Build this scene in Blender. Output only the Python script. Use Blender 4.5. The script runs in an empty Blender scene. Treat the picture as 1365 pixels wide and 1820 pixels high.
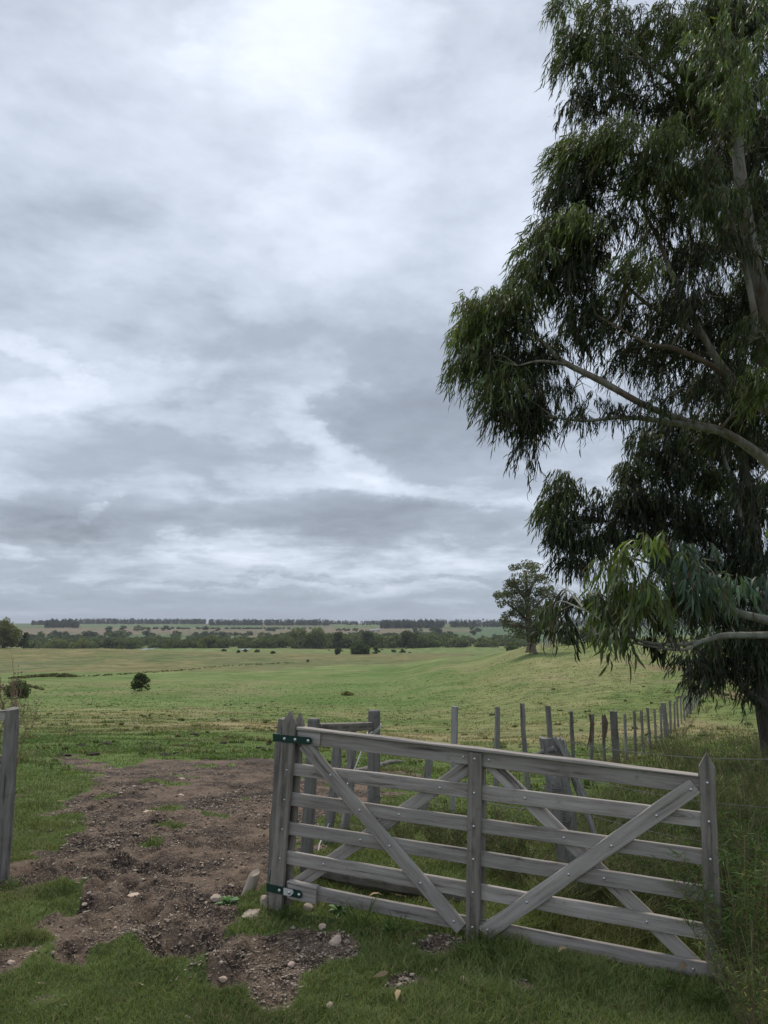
import bpy, bmesh, math, random
import numpy as np
from mathutils import Vector, Matrix, Quaternion
random.seed(7); RNG = np.random.default_rng(11)
scene = bpy.context.scene
R = math.radians

# ------------------------------------------------------------------ camera, light, exposure
F = 1280.0                       # focal length in pixels of the 1365 x 1820 photograph
PITCH = math.atan(195 / 1280)
EYE = 1.70
cam_d = bpy.data.cameras.new('camera')
cam = bpy.data.objects.new('camera', cam_d); scene.collection.objects.link(cam)
cam_d.sensor_fit = 'VERTICAL'; cam_d.sensor_height = 36.0; cam_d.sensor_width = 27.0
cam_d.lens = 36.0 * F / 1820.0
cam_d.clip_start = 0.05; cam_d.clip_end = 40000
cam.location = (0, 0, EYE); cam.rotation_euler = (math.pi / 2 + PITCH, 0, 0)
scene.camera = cam

SUN_EL, SUN_AZ = R(60), R(-12)   # azimuth from +Y towards +X
sun_d = bpy.data.lights.new('sun', 'SUN'); sun_d.energy = 1.5; sun_d.angle = R(16)
sun_d.color = (1.0, 0.92, 0.80)
sun = bpy.data.objects.new('sun', sun_d); scene.collection.objects.link(sun)
_dir = Vector((math.sin(SUN_AZ) * math.cos(SUN_EL), math.cos(SUN_AZ) * math.cos(SUN_EL), math.sin(SUN_EL)))
sun.rotation_euler = _dir.to_track_quat('Z', 'Y').to_euler(); sun.location = _dir * 60
vs = scene.view_settings
vs.view_transform = 'Standard'; vs.look = 'None'; vs.exposure = 0.64; vs.gamma = 1.0; vs.use_curve_mapping = False
scene.cycles.max_bounces = 6; scene.cycles.diffuse_bounces = 3; scene.cycles.glossy_bounces = 2
scene.cycles.transmission_bounces = 3; scene.cycles.volume_bounces = 0; scene.cycles.transparent_max_bounces = 4
scene.cycles.use_denoising = True
scene.render.film_transparent = False

class NT:
    """tiny helper for writing node trees as expressions"""
    def __init__(s, tree): s.t = tree; s.n = tree.nodes; s.l = tree.links
    def new(s, typ, **kw):
        nd = s.n.new(typ)
        for k, v in kw.items(): setattr(nd, k, v)
        return nd
    def put(s, sock, v):
        if isinstance(v, bpy.types.NodeSocket): s.l.new(v, sock)
        elif v is not None: sock.default_value = v
    def m(s, op, a, b=None, c=None, clamp=False):
        nd = s.new('ShaderNodeMath', operation=op); nd.use_clamp = clamp
        for i, v in enumerate((a, b, c)):
            if v is not None: s.put(nd.inputs[i], v)
        return nd.outputs[0]
    def vm(s, op, a, b=None, scale=None):
        nd = s.new('ShaderNodeVectorMath', operation=op); s.put(nd.inputs[0], a)
        if b is not None: s.put(nd.inputs[1], b)
        if scale is not None: s.put(nd.inputs['Scale'], scale)
        return nd.outputs[0]
    def noise(s, vec, scale, detail=4, rough=.55, dist=0.0, out=0):
        nd = s.new('ShaderNodeTexNoise'); s.put(nd.inputs['Vector'], vec)
        nd.inputs['Scale'].default_value = scale; nd.inputs['Detail'].default_value = detail
        nd.inputs['Roughness'].default_value = rough; nd.inputs['Distortion'].default_value = dist
        return nd.outputs[out]
    def mix(s, f, a, b, blend='MIX'):
        nd = s.new('ShaderNodeMix', data_type='RGBA', blend_type=blend); nd.clamp_factor = True
        s.put(nd.inputs[0], f); s.put(nd.inputs[6], a); s.put(nd.inputs[7], b)
        return nd.outputs[2]
    def ss(s, v, lo, hi, a=0.0, b=1.0):
        nd = s.new('ShaderNodeMapRange', interpolation_type='SMOOTHSTEP'); s.put(nd.inputs[0], v)
        for i, q in enumerate((lo, hi, a, b)): nd.inputs[i + 1].default_value = q
        return nd.outputs[0]
    def sep(s, v): nd = s.new('ShaderNodeSeparateXYZ'); s.put(nd.inputs[0], v); return nd.outputs
    def comb(s, x, y, z):
        nd = s.new('ShaderNodeCombineXYZ'); s.put(nd.inputs[0], x); s.put(nd.inputs[1], y); s.put(nd.inputs[2], z)
        return nd.outputs[0]

def C4(c): return (c[0], c[1], c[2], 1.0)

# ------------------------------------------------------------------ world: daylight sky behind a layer of stratocumulus
world = bpy.data.worlds.new('World'); scene.world = world; world.use_nodes = True
W = NT(world.node_tree); W.n.clear()
sky = W.new('ShaderNodeTexSky', sky_type='NISHITA'); sky.sun_disc = False
sky.sun_elevation = SUN_EL; sky.sun_rotation = SUN_AZ
bg1 = W.new('ShaderNodeBackground'); W.l.new(sky.outputs[0], bg1.inputs[0]); bg1.inputs[1].default_value = 0.08
tc = W.new('ShaderNodeTexCoord')
dirv = W.vm('NORMALIZE', tc.outputs['Generated'])
dx, dy, dz = W.sep(dirv)
zz = W.m('MAXIMUM', dz, 0.0)
den = W.m('ADD', zz, 0.13)
px = W.m('DIVIDE', dx, den); py = W.m('DIVIDE', dy, den)
pl = W.comb(px, py, 0.0)                       # the cloud deck seen from below
warp = W.noise(pl, 1.3, 5, .6, out=1)
plw = W.vm('ADD', pl, W.vm('SCALE', W.vm('SUBTRACT', warp, (0.5, 0.5, 0.5)), scale=0.26))
big = W.noise(plw, 0.7, 6, .55)
mid = W.noise(W.vm('ADD', plw, (5.3, 2.1, 0.7)), 1.7, 7, .58)
lump = W.noise(W.vm('MULTIPLY', dirv, (3.6, 3.6, 8.0)), 1.0, 8, .58, .12)     # rounded undersides
dens = W.m('ADD', W.m('MULTIPLY', big, 0.36), W.m('ADD', W.m('MULTIPLY', mid, 0.28), W.m('MULTIPLY', lump, 0.40)))
far_ = W.noise(W.vm('ADD', W.vm('MULTIPLY', dirv, (6.5, 6.5, 30.0)), W.vm('SCALE', warp, scale=.5)), 1.0, 8, .62, .3)   # rows of far cloud seen edge on
low = W.ss(zz, 0.03, 0.24, 1.0, 0.0)
dens = W.m('ADD', dens, W.m('MULTIPLY', W.m('MULTIPLY', W.m('SUBTRACT', far_, 0.5), low), 0.62))
dens = W.m('ADD', dens, W.ss(zz, 0.08, 0.42, 0.030, -0.005))
# large individual clouds and gaps of this sky, as soft patches in direction space (u = x/y, w = z/y)
yy = W.m('MAXIMUM', dy, 0.05)
U = W.m('DIVIDE', dx, yy); V = W.m('DIVIDE', dz, yy)
wx, wy, wz = W.sep(W.vm('SUBTRACT', W.noise(W.comb(U, W.m('MULTIPLY', V, 1.8), 0.0), 3.6, 8, .62, out=1), (0.5, 0.5, 0.5)))
U = W.m('ADD', U, W.m('MULTIPLY', wx, 0.42)); V = W.m('ADD', V, W.m('MULTIPLY', wy, 0.17))
def uv_of(qx, qy):
    d = (qy - 910) / F; y = math.cos(PITCH) + d * math.sin(PITCH)
    return (qx - 682.5) / F / y, (math.sin(PITCH) - d * math.cos(PITCH)) / y
BLOBS = [  # pixel of the photograph, half sizes in pixels, tilt, strength (+ darker, - lighter)
    (740, 745, 140, 58, 0, .10), (820, 690, 190, 90, 0, .06), (640, 930, 270, 26, 0, .11), (70, 930, 120, 34, 0, .12), (240, 925, 90, 36, 0, .10),
    (130, 820, 240, 60, 0, .06), (1000, 700, 300, 150, 0, .05), (330, 840, 220, 40, 0, .03),
    (600, 800, 150, 30, -32, -.08), (130, 690, 220, 30, 10, -.08), (620, 868, 260, 22, -6, -.07), (330, 740, 260, 30, -8, -.04),
    (60, 630, 110, 25, -25, -.08), (170, 905, 20, 14, 0, -.10), (560, 60, 190, 140, 0, -.11), (330, 250, 330, 140, 0, .02), (600, 350, 120, 140, 0, -.05),
    (90, 60, 200, 160, 0, .03), (430, 1005, 700, 20, 0, -.02), (400, 1085, 1500, 18, 0, .08), (850, 300, 200, 260, 0, -.06), (430, 420, 160, 60, 0, -.03),
    (300, 560, 260, 50, -10, .05), (760, 985, 200, 10, 0, -.04), (20, 985, 60, 10, 0, -.06), (300, 965, 240, 8, 0, -.03), (300, 1040, 500, 7, 0, -.05), (700, 1025, 400, 6, 0, .06), (200, 1062, 500, 6, 0, .05)]
for bx_, by_, rx_, ry_, tl_, st_ in BLOBS:
    cu, cv = uv_of(bx_, by_); ru, rv = rx_ / F, ry_ / F; ct, sn = math.cos(R(tl_)), math.sin(R(tl_))
    du = W.m('SUBTRACT', U, cu); dv = W.m('SUBTRACT', V, cv)
    a = W.m('DIVIDE', W.m('ADD', W.m('MULTIPLY', du, ct), W.m('MULTIPLY', dv, sn)), ru)
    b = W.m('DIVIDE', W.m('SUBTRACT', W.m('MULTIPLY', dv, ct), W.m('MULTIPLY', du, sn)), rv)
    g = W.ss(W.m('ADD', W.m('MULTIPLY', a, a), W.m('MULTIPLY', b, b)), 0.0, 2.6, st_, 0.0)
    front = W.m('MULTIPLY', g, W.ss(dy, 0.1, 0.35))
    dens = W.m('ADD', dens, front)
cr = W.new('ShaderNodeValToRGB'); W.l.new(dens, cr.inputs[0])
e = cr.color_ramp.elements
e[0].position = 0.34; e[0].color = (0.62, 0.665, 0.745, 1)
e[1].position = 0.84; e[1].color = (0.150, 0.170, 0.205, 1)
for p_, c_ in ((0.42, (0.515, 0.562, 0.645)), (0.50, (0.41, 0.455, 0.53)), (0.59, (0.285, 0.322, 0.382))):
    q = cr.color_ramp.elements.new(p_); q.color = C4(c_)
col = cr.outputs[0]
hz = W.ss(zz, 0.0, 0.11, 1.0, 0.0)             # far cloud seen through kilometres of air: bluer, darker
col = W.mix(W.m('MULTIPLY', hz, 0.72), col, (0.235, 0.285, 0.36, 1))
bg2 = W.new('ShaderNodeBackground'); W.l.new(col, bg2.inputs[0]); bg2.inputs[1].default_value = 1.0
mx = W.new('ShaderNodeMixShader'); mx.inputs[0].default_value = 0.93
W.l.new(bg1.outputs[0], mx.inputs[1]); W.l.new(bg2.outputs[0], mx.inputs[2])
wo = W.new('ShaderNodeOutputWorld'); W.l.new(mx.outputs[0], wo.inputs[0])

# ------------------------------------------------------------------ bookkeeping helpers
COL = scene.collection
def tag(o, label=None, cat=None, group=None, kind=None):
    for k, v in (('label', label), ('category', cat), ('group', group), ('kind', kind)):
        if v: o[k] = v
    return o
def empty(name, loc=(0, 0, 0), rz=0.0):
    o = bpy.data.objects.new(name, None); COL.objects.link(o); o.location = loc; o.rotation_euler = (0, 0, rz)
    o.empty_display_size = 0.2; return o
def link(name, me, parent=None, mat=None, loc=None, mtx=None):
    o = bpy.data.objects.new(name, me); COL.objects.link(o)
    if mat is not None and not me.materials: me.materials.append(mat)
    if parent is not None: o.parent = parent
    if mtx is not None: o.matrix_local = mtx
    elif loc is not None: o.location = loc
    return o
def np_mesh(name, V, F_, mat=None, smooth=False, cols=None, attrs=None):
    """V (n,3); F_ list of (m,k) int arrays"""
    V = np.asarray(V, dtype=np.float32)
    if isinstance(F_, np.ndarray): F_ = [F_]
    me = bpy.data.meshes.new(name)
    me.vertices.add(len(V)); me.vertices.foreach_set('co', V.ravel())
    nl = sum(f.size for f in F_); npg = sum(len(f) for f in F_)
    me.loops.add(nl); me.polygons.add(npg)
    me.loops.foreach_set('vertex_index', np.concatenate([f.ravel() for f in F_]).astype(np.int32))
    tot = np.concatenate([np.full(len(f), f.shape[1]) for f in F_]).astype(np.int32)
    st = np.concatenate([[0], np.cumsum(tot)[:-1]]).astype(np.int32)
    me.polygons.foreach_set('loop_start', st)
    me.polygons.foreach_set('loop_total', tot)
    if smooth: me.polygons.foreach_set('use_smooth', np.ones(npg, dtype=bool))
    me.update(calc_edges=True)
    if cols is not None:
        a = me.attributes.new('tint', 'FLOAT_COLOR', 'POINT')
        c = np.ones((len(V), 4), dtype=np.float32); c[:, :3] = cols
        a.data.foreach_set('color', c.ravel())
    for k, v in (attrs or {}).items():
        a = me.attributes.new(k, 'FLOAT', 'POINT'); a.data.foreach_set('value', np.asarray(v, dtype=np.float32))
    if mat: me.materials.append(mat)
    return me
def bm_mesh(name, bm, mat=None, smooth=False):
    bmesh.ops.recalc_face_normals(bm, faces=bm.faces[:])
    me = bpy.data.meshes.new(name); bm.to_mesh(me); bm.free()
    if smooth: me.polygons.foreach_set('use_smooth', np.ones(len(me.polygons), dtype=bool))
    if mat: me.materials.append(mat)
    return me

def vnoise(x, y, seed=0):
    xi = np.floor(x).astype(np.int64); yi = np.floor(y).astype(np.int64)
    fx = x - xi; fy = y - yi; fx = fx * fx * (3 - 2 * fx); fy = fy * fy * (3 - 2 * fy)
    def h(a, b):
        n = (a * 374761393 + b * 668265263 + seed * 1442695041) & 0xFFFFFFFF
        n = ((n ^ (n >> 13)) * 1274126177) & 0xFFFFFFFF
        return ((n ^ (n >> 16)) & 0xFFFF) / 65535.0
    return (h(xi, yi) * (1 - fx) + h(xi + 1, yi) * fx) * (1 - fy) + (h(xi, yi + 1) * (1 - fx) + h(xi + 1, yi + 1) * fx) * fy
def fbm(x, y, oct=4, seed=0, g=.5):
    s = 0; a = 1; t = 0
    for i in range(oct):
        s = s + a * vnoise(x * 2 ** i + 17.3 * i, y * 2 ** i - 9.1 * i, seed + i); t += a; a *= g
    return s / t
def sstep(x, a, b):
    t = np.clip((x - a) / (b - a), 0, 1); return t * t * (3 - 2 * t)

# ------------------------------------------------------------------ the lie of the land
TU = np.array([-0.60, -0.40, -0.20, 0.0, 0.10, 0.22, 0.33, 0.45, 0.62])
_T = {  # distance: height below the gate's ground, one column for each bearing TU
    0:    [0, 0, 0, 0, 0, 0, 0, 0, 0],
    5:    [0, 0, 0, 0, 0, 0, 0, 0, 0],
    8.4:  [-.2, -.22, -.25, -.32, -.40, -.42, -.42, -.40, -.35],
    12:   [-.6, -.6, -.62, -.75, -.85, -.90, -.90, -.85, -.8],
    19:   [-1.3, -1.3, -1.35, -1.6, -1.75, -1.8, -1.75, -1.6, -1.5],
    27:   [-2.1, -2.1, -2.2, -2.5, -2.7, -2.6, -2.5, -2.3, -2.1],
    38:   [-3.2, -3.2, -3.3, -3.7, -3.7, -3.3, -3.0, -2.7, -2.4],
    60:   [-5.2, -5.1, -5.3, -5.4, -4.9, -3.7, -3.1, -2.6, -2.3],
    90:   [-7.3, -7.2, -7.3, -7.2, -5.8, -3.3, -2.4, -1.9, -1.7],
    120:  [-8.8, -8.6, -8.6, -8.5, -6.7, -2.9, -1.7, -1.1, -.9],
    155:  [-10.4, -10.2, -10, -9.7, -7.3, -2.9, -1.6, -1.1, -.9],
    210:  [-13, -12.8, -12.5, -11.5, -8.2, -5.5, -4, -3, -3],
    280:  [-16, -16, -15.4, -14.2, -11.5, -10, -9, -8, -8],
    350:  [-15.8, -16, -16.8, -16.8, -15, -14, -13, -12, -12],
    450:  [-14.2, -14.8, -18.3, -19.5, -19, -18, -17, -17, -17],
    600:  [-21, -21, -22.5, -23, -23, -22, -22, -22, -22],
    800:  [-27, -27, -26, -26, -25, -25, -25, -25, -25],
    1100: [-29, -29, -27, -27, -26, -25, -25, -25, -25],
    1500: [-25, -25, -26, -24, -22, -18, -18, -18, -18],
    2200: [-15, -14, -14, -15, -14, -13, -13, -13, -13],
    3200: [-8, -7, -8, -9, -9, -9, -9, -9, -9],
    5000: [-11, -11, -11, -11, -11, -11, -11, -11, -11],
    14000: [-30] * 9}
TD = np.log(np.array([max(k, 1.0) for k in _T])); TZ = np.array([v for v in _T.values()], dtype=float)
def terrain(x, y):
    x = np.asarray(x, dtype=float); y = np.asarray(y, dtype=float)
    r = np.hypot(x, y); ang = np.abs(np.arctan2(x, y)); sg = np.sign(np.arctan2(x, y))
    back = sstep(ang, 1.0, 1.7)
    a = np.clip(np.arctan2(x, y), math.atan(TU[0]), math.atan(TU[-1]))
    u = np.tan(a); d = np.log(np.maximum(r * np.cos(a), 1.0))
    ui = np.interp(u, TU, np.arange(len(TU))); di = np.interp(d, TD, np.arange(len(TD)))
    i = np.clip(ui.astype(int), 0, len(TU) - 2); j = np.clip(di.astype(int), 0, len(TD) - 2)
    fu = ui - i; fd = di - j
    fu = fu * fu * (3 - 2 * fu)
    # catmull-rom in distance keeps the slopes smooth
    def g(jj, ii): return TZ[np.clip(jj, 0, len(TD) - 1), ii]
    def cat(ii):
        p0, p1, p2, p3 = g(j - 1, ii), g(j, ii), g(j + 1, ii), g(j + 2, ii)
        return p1 + .5 * fd * (p2 - p0 + fd * (2 * p0 - 5 * p1 + 4 * p2 - p3 + fd * (3 * (p1 - p2) + p3 - p0)))
    z = cat(i) * (1 - fu) + cat(i + 1) * fu
    z = z + (fbm(x / 6, y / 6, 3, 3) - .5) * .16 * sstep(r, 5, 16) + (fbm(x / 45, y / 45, 3, 5) - .5) * 1.1 * sstep(r, 40, 160)
    return z * (1 - .6 * back)

CP, SP = math.cos(PITCH), math.sin(PITCH)
def ray(qx, qy):
    d = (qy - 910) / F
    return np.array([(qx - 682.5) / F, CP + d * SP, SP - d * CP])
def at(qx, qy, Y):
    """world point at distance Y ahead of the eye that the photograph shows at this pixel"""
    r = ray(qx, qy); t = Y / r[1]; return Vector((r[0] * t, Y, EYE + r[2] * t))
def pix(x, y, z):
    x = np.asarray(x, float); y = np.asarray(y, float); z = np.asarray(z, float) - EYE
    f_ = y * CP + z * SP; up = -y * SP + z * CP
    f_ = np.maximum(f_, 1e-3)
    return 682.5 + F * x / f_, 910 - F * up / f_
def onground(qx, Y):
    """ground point at distance Y below the picture column qx"""
    x = (qx - 682.5) / F * Y
    for _ in range(3):
        z = float(terrain(x, Y)); f_ = Y * CP + (z - EYE) * SP; x = (qx - 682.5) / F * f_
    return Vector((x, Y, float(terrain(x, Y))))
def hit(qx, qy, far=13000):
    """first ground point that the photograph shows at this pixel"""
    r = ray(qx, qy); t = np.geomspace(1.5, far, 4000)
    g = EYE + r[2] * t - terrain(r[0] * t, r[1] * t)
    k = int(np.argmax(g < 0)) if (g < 0).any() else len(t) - 1
    tt = t[k]; return Vector((r[0] * tt, r[1] * tt, float(terrain(r[0] * tt, r[1] * tt))))

# ------------------------------------------------------------------ materials
def new_mat(name):
    m = bpy.data.materials.new(name); m.use_nodes = True
    n = NT(m.node_tree); n.n.clear()
    out = n.new('ShaderNodeOutputMaterial'); bs = n.new('ShaderNodeBsdfPrincipled')
    n.l.new(bs.outputs[0], out.inputs[0]); bs.inputs['Specular IOR Level'].default_value = 0.3
    return m, n, bs, out
def bump(n, bs, h, strength=.4, dist=.02):
    b = n.new('ShaderNodeBump'); b.inputs['Strength'].default_value = strength; b.inputs['Distance'].default_value = dist
    n.put(b.inputs['Height'], h); n.l.new(b.outputs[0], bs.inputs['Normal'])

def wood_mat(name, c_dark, c_mid, c_light, grain=1.0, axis='X', rough=.85, lichen=0.0, green=0.0, centre=0.0):
    m, n, bs, out = new_mat(name)
    t = n.new('ShaderNodeTexCoord'); oi = n.new('ShaderNodeObjectInfo')
    off = n.vm('SCALE', n.comb(oi.outputs['Random'], oi.outputs['Random'], oi.outputs['Random']), scale=37.0)
    p = n.vm('ADD', t.outputs['Object'], off)
    long_, cross = 1.6, 34.0 * grain
    sc = {'X': (long_, cross, cross), 'Z': (cross, cross, long_)}[axis]
    soft = n.noise(p, 3.0, 3, .5, out=1)
    pw = n.vm('ADD', p, n.vm('SCALE', n.vm('SUBTRACT', soft, (.5, .5, .5)), scale=0.035))
    g1 = n.noise(n.vm('MULTIPLY', pw, sc), 1.0, 5, .6)
    g2 = n.noise(n.vm('MULTIPLY', pw, tuple(v * 3.2 for v in sc)), 1.0, 4, .65)
    big = n.noise(n.vm('MULTIPLY', p, {'X': (2.2, 7, 7), 'Z': (7, 7, 2.2)}[axis]), 1.0, 4, .6)
    v = n.m('ADD', n.m('MULTIPLY', g1, .55), n.m('ADD', n.m('MULTIPLY', g2, .25), n.m('MULTIPLY', big, .30)))
    ramp = n.new('ShaderNodeValToRGB'); n.l.new(v, ramp.inputs[0]); e = ramp.color_ramp.elements
    e[0].position = .36; e[0].color = C4(c_dark); e[1].position = .74; e[1].color = C4(c_light)
    k = ramp.color_ramp.elements.new(.53); k.color = C4(c_mid)
    c = ramp.outputs[0]
    cr1 = n.ss(g1, .30, .40, 1.0, 0.0)              # drying cracks along the grain
    c = n.mix(n.m('MULTIPLY', cr1, .65), c, C4([q * .35 for q in c_dark]))
    st = n.ss(n.noise(p, 9.0, 5, .7), .60, .72)      # weather stains
    c = n.mix(n.m('MULTIPLY', st, .38), c, C4([q * .55 for q in c_dark]))
    kn = n.new('ShaderNodeTexVoronoi'); n.put(kn.inputs['Vector'], n.vm('MULTIPLY', pw, {'X': (2.6, 9, 9), 'Z': (9, 9, 2.6)}[axis])); kn.inputs['Scale'].default_value = 1.0
    kd = kn.outputs['Distance']; isk = n.ss(n.sep(kn.outputs['Color'])[0], .72, .76)
    ring = n.m('SINE', n.m('MULTIPLY', kd, 95.0))
    c = n.mix(n.m('MULTIPLY', n.m('MULTIPLY', n.ss(kd, .14, .30, 1.0, 0.0), isk), n.m('ADD', .35, n.m('MULTIPLY', ring, .25))), c, C4([q * .6 for q in c_dark]))
    c = n.mix(n.m('MULTIPLY', n.m('MULTIPLY', n.ss(kd, .035, .06, 1.0, 0.0), isk), .85), c, C4([q * .35 for q in c_dark]))
    if centre:
        oz = n.m('ABSOLUTE', n.sep(t.outputs['Object'])[2])
        c = n.mix(n.m('MULTIPLY', n.m('MULTIPLY', n.ss(oz, .004, .020, 1.0, 0.0), n.ss(n.noise(p, 5.0, 4, .6), .38, .58)), centre), c, C4([q * .5 for q in c_dark]))
    if green: c = n.mix(n.m('MULTIPLY', n.ss(n.noise(p, 14.0, 4, .6), .5, .7), green), c, (.10, .12, .06, 1))
    if lichen:
        li = n.ss(n.noise(p, 26.0, 5, .7), .60, .66)
        c = n.mix(n.m('MULTIPLY', li, lichen), c, (.36, .37, .33, 1))
    val = n.m('ADD', .86, n.m('MULTIPLY', oi.outputs['Random'], .28))
    c = n.mix(1.0, c, n.comb(val, val, val), 'MULTIPLY')
    n.l.new(c, bs.inputs['Base Color']); bs.inputs['Roughness'].default_value = rough
    bump(n, bs, n.m('ADD', n.m('MULTIPLY', g1, 1.0), n.m('MULTIPLY', g2, .5)), .55, .006)
    return m
M = {}
M['board'] = wood_mat('weathered_board', (.135, .115, .098), (.310, .278, .250), (.49, .450, .415), lichen=.22)
M['stile'] = wood_mat('old_board', (.100, .084, .070), (.225, .198, .172), (.36, .33, .295), 1.3, green=.15, centre=.55)
M['stile_post'] = wood_mat('old_board_post', (.10, .088, .076), (.195, .178, .160), (.31, .288, .265), 1.3, 'Z', green=.12)
M['post'] = wood_mat('old_post', (.105, .096, .086), (.205, .192, .175), (.32, .305, .285), 1.2, 'Z', green=.15)
M['post_pale'] = wood_mat('pale_post', (.20, .19, .175), (.33, .32, .30), (.45, .44, .42), 1.2, 'Z')
M['post_lichen'] = wood_mat('lichen_post', (.10, .095, .085), (.20, .19, .175), (.31, .305, .29), 1.2, 'Z', lichen=.6, green=.2)
M['log'] = wood_mat('dead_wood', (.09, .078, .066), (.165, .15, .135), (.26, .245, .225), .8, 'X', lichen=.3)

def simple(name, c, rough=.6, metal=0.0, var=.25, scale=30, spec=.3):
    m, n, bs, out = new_mat(name); t = n.new('ShaderNodeTexCoord')
    v = n.noise(t.outputs['Object'], scale, 4, .6)
    n.l.new(n.mix(v, C4([q * (1 - var) for q in c]), C4([q * (1 + var) for q in c])), bs.inputs['Base Color'])
    bs.inputs['Roughness'].default_value = rough; bs.inputs['Metallic'].default_value = metal
    bs.inputs['Specular IOR Level'].default_value = spec
    bump(n, bs, v, .3, .004)
    return m
M['green_paint'] = simple('green_painted_iron', (.012, .042, .030), .42, 0, .3, 60)
M['galv'] = simple('galvanised_bolt', (.62, .63, .66), .38, .85, .15, 80)
M['wire'] = simple('fence_wire', (.20, .19, .18), .5, .6)
M['white_tape'] = simple('white_fence_tape', (.62, .61, .58), .7)
M['stone'] = simple('pale_pink_stone', (.52, .40, .32), .85, 0, .28, 18)
M['stone_grey'] = simple('grey_tan_stone', (.36, .30, .24), .88, 0, .4, 12)
M['dung'] = simple('dried_mud_clod', (.032, .024, .018), .95, 0, .4, 20)
M['cow'] = simple('black_hide', (.008, .008, .008), .6, 0, .3, 6)
M['paint_white'] = simple('whitewashed_wall', (.55, .54, .50), .8)
M['roof_grey'] = simple('sheet_roof', (.22, .22, .23), .6)

def tint_mat(name, rough=.6, transl=.0, spec=.3, noise_scale=0.0, noise_amt=0.0, bumpy=0.0):
    m, n, bs, out = new_mat(name)
    a = n.new('ShaderNodeAttribute', attribute_name='tint'); c = a.outputs['Color']
    if noise_amt:
        g = n.new('ShaderNodeNewGeometry')
        v = n.m('ADD', 1 - noise_amt, n.m('MULTIPLY', n.noise(g.outputs['Position'], noise_scale, 5, .65), 2 * noise_amt))
        c = n.mix(1.0, c, n.comb(v, v, v), 'MULTIPLY')
    n.l.new(c, bs.inputs['Base Color']); bs.inputs['Roughness'].default_value = rough
    bs.inputs['Specular IOR Level'].default_value = spec
    if transl:
        tr = n.new('ShaderNodeBsdfTranslucent')
        n.l.new(n.mix(1.0, c, (1.25, 1.35, .55, 1), 'MULTIPLY'), tr.inputs[0])
        ms = n.new('ShaderNodeMixShader'); ms.inputs[0].default_value = transl
        n.l.new(bs.outputs[0], ms.inputs[1]); n.l.new(tr.outputs[0], ms.inputs[2]); n.l.new(ms.outputs[0], out.inputs[0])
    return m
M['leaf'] = tint_mat('eucalyptus_leaf', .50, .24, .34)
M['grass'] = tint_mat('grass_blade', .65, .22, .25)
M['far_leaf'] = tint_mat('far_foliage', .75, .30, .2)
M['pebble'] = tint_mat('gravel_stone', .9, 0, .2)

def bark_mat(name, pale, tan, dark, peel=.5):
    m, n, bs, out = new_mat(name); g = n.new('ShaderNodeNewGeometry'); P_ = g.outputs['Position']
    v = n.noise(n.vm('MULTIPLY', P_, (9, 9, 1.5)), 1.0, 6, .62, 1.2)
    w = n.noise(n.vm('MULTIPLY', P_, (3, 3, .8)), 1.0, 4, .6, .6)
    k = n.noise(P_, 60.0, 4, .7)
    c = n.mix(n.ss(v, .42, .62), C4(pale), C4(tan))
    c = n.mix(n.m('MULTIPLY', n.ss(w, .50, .62), peel), c, C4(dark))
    c = n.mix(n.m('MULTIPLY', n.ss(k, .55, .75), .4), c, C4([q * .6 for q in dark]))
    n.l.new(c, bs.inputs['Base Color']); bs.inputs['Roughness'].default_value = .8
    bump(n, bs, n.m('ADD', v, n.m('MULTIPLY', k, .3)), .7, .03)
    return m
M['bark'] = bark_mat('pale_peeling_bark', (.28, .27, .225), (.19, .15, .11), (.13, .075, .05), .6)
M['bark_grey'] = bark_mat('grey_green_bark', (.30, .31, .26), (.20, .185, .15), (.09, .065, .05), .5)
M['bark_dark'] = bark_mat('dark_rough_bark', (.10, .088, .075), (.065, .055, .047), (.035, .028, .024), .6)
M['bark_brown'] = bark_mat('brown_old_bark', (.23, .17, .125), (.17, .12, .09), (.08, .055, .045), .5)
M['twig'] = simple('twig_bark', (.085, .066, .05), .85)
M['dry_stem'] = simple('dry_weed_stem', (.22, .15, .10), .85, 0, .35)

# ------------------------------------------------------------------ GROUND
DIRT_POLYS = [
    [(-40, 1560), (60, 1530), (130, 1500), (150, 1470), (95, 1440), (150, 1415), (165, 1385), (130, 1365), (85, 1350), (95, 1338), (160, 1350), (215, 1362), (270, 1352), (330, 1350), (400, 1346),
     (470, 1338), (520, 1345), (590, 1328), (680, 1322), (770, 1330), (775, 1352), (745, 1385), (690, 1420), (620, 1440),
     (560, 1460), (545, 1520), (480, 1560), (440, 1575), (365, 1598), (385, 1640), (440, 1655), (560, 1640), (660, 1650),
     (650, 1690), (560, 1735), (500, 1750), (400, 1750), (360, 1718), (385, 1690), (330, 1665), (260, 1662), (190, 1655), (160, 1690), (100, 1700), (60, 1668),
     (50, 1650), (95, 1620), (140, 1600), (170, 1578), (100, 1575), (40, 1578), (-40, 1600)],
    [(290, 1590), (400, 1600), (450, 1650), (500, 1700), (440, 1765), (370, 1750), (335, 1700), (300, 1680)],
    [(760, 1655), (840, 1650), (850, 1675), (780, 1685)], [(470, 1700), (600, 1690), (560, 1760), (520, 1790), (470, 1760)],
    [(-40, 1700), (30, 1690), (70, 1715), (20, 1735), (-40, 1740)], [(720, 1715), (760, 1708), (770, 1735), (730, 1745)],
    [(880, 1730), (920, 1728), (925, 1760), (885, 1755)], [(1180, 1440), (1210, 1430), (1215, 1445), (1190, 1450)],
    [(60, 1310), (130, 1318), (150, 1335), (90, 1340), (50, 1325)]]
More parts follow.
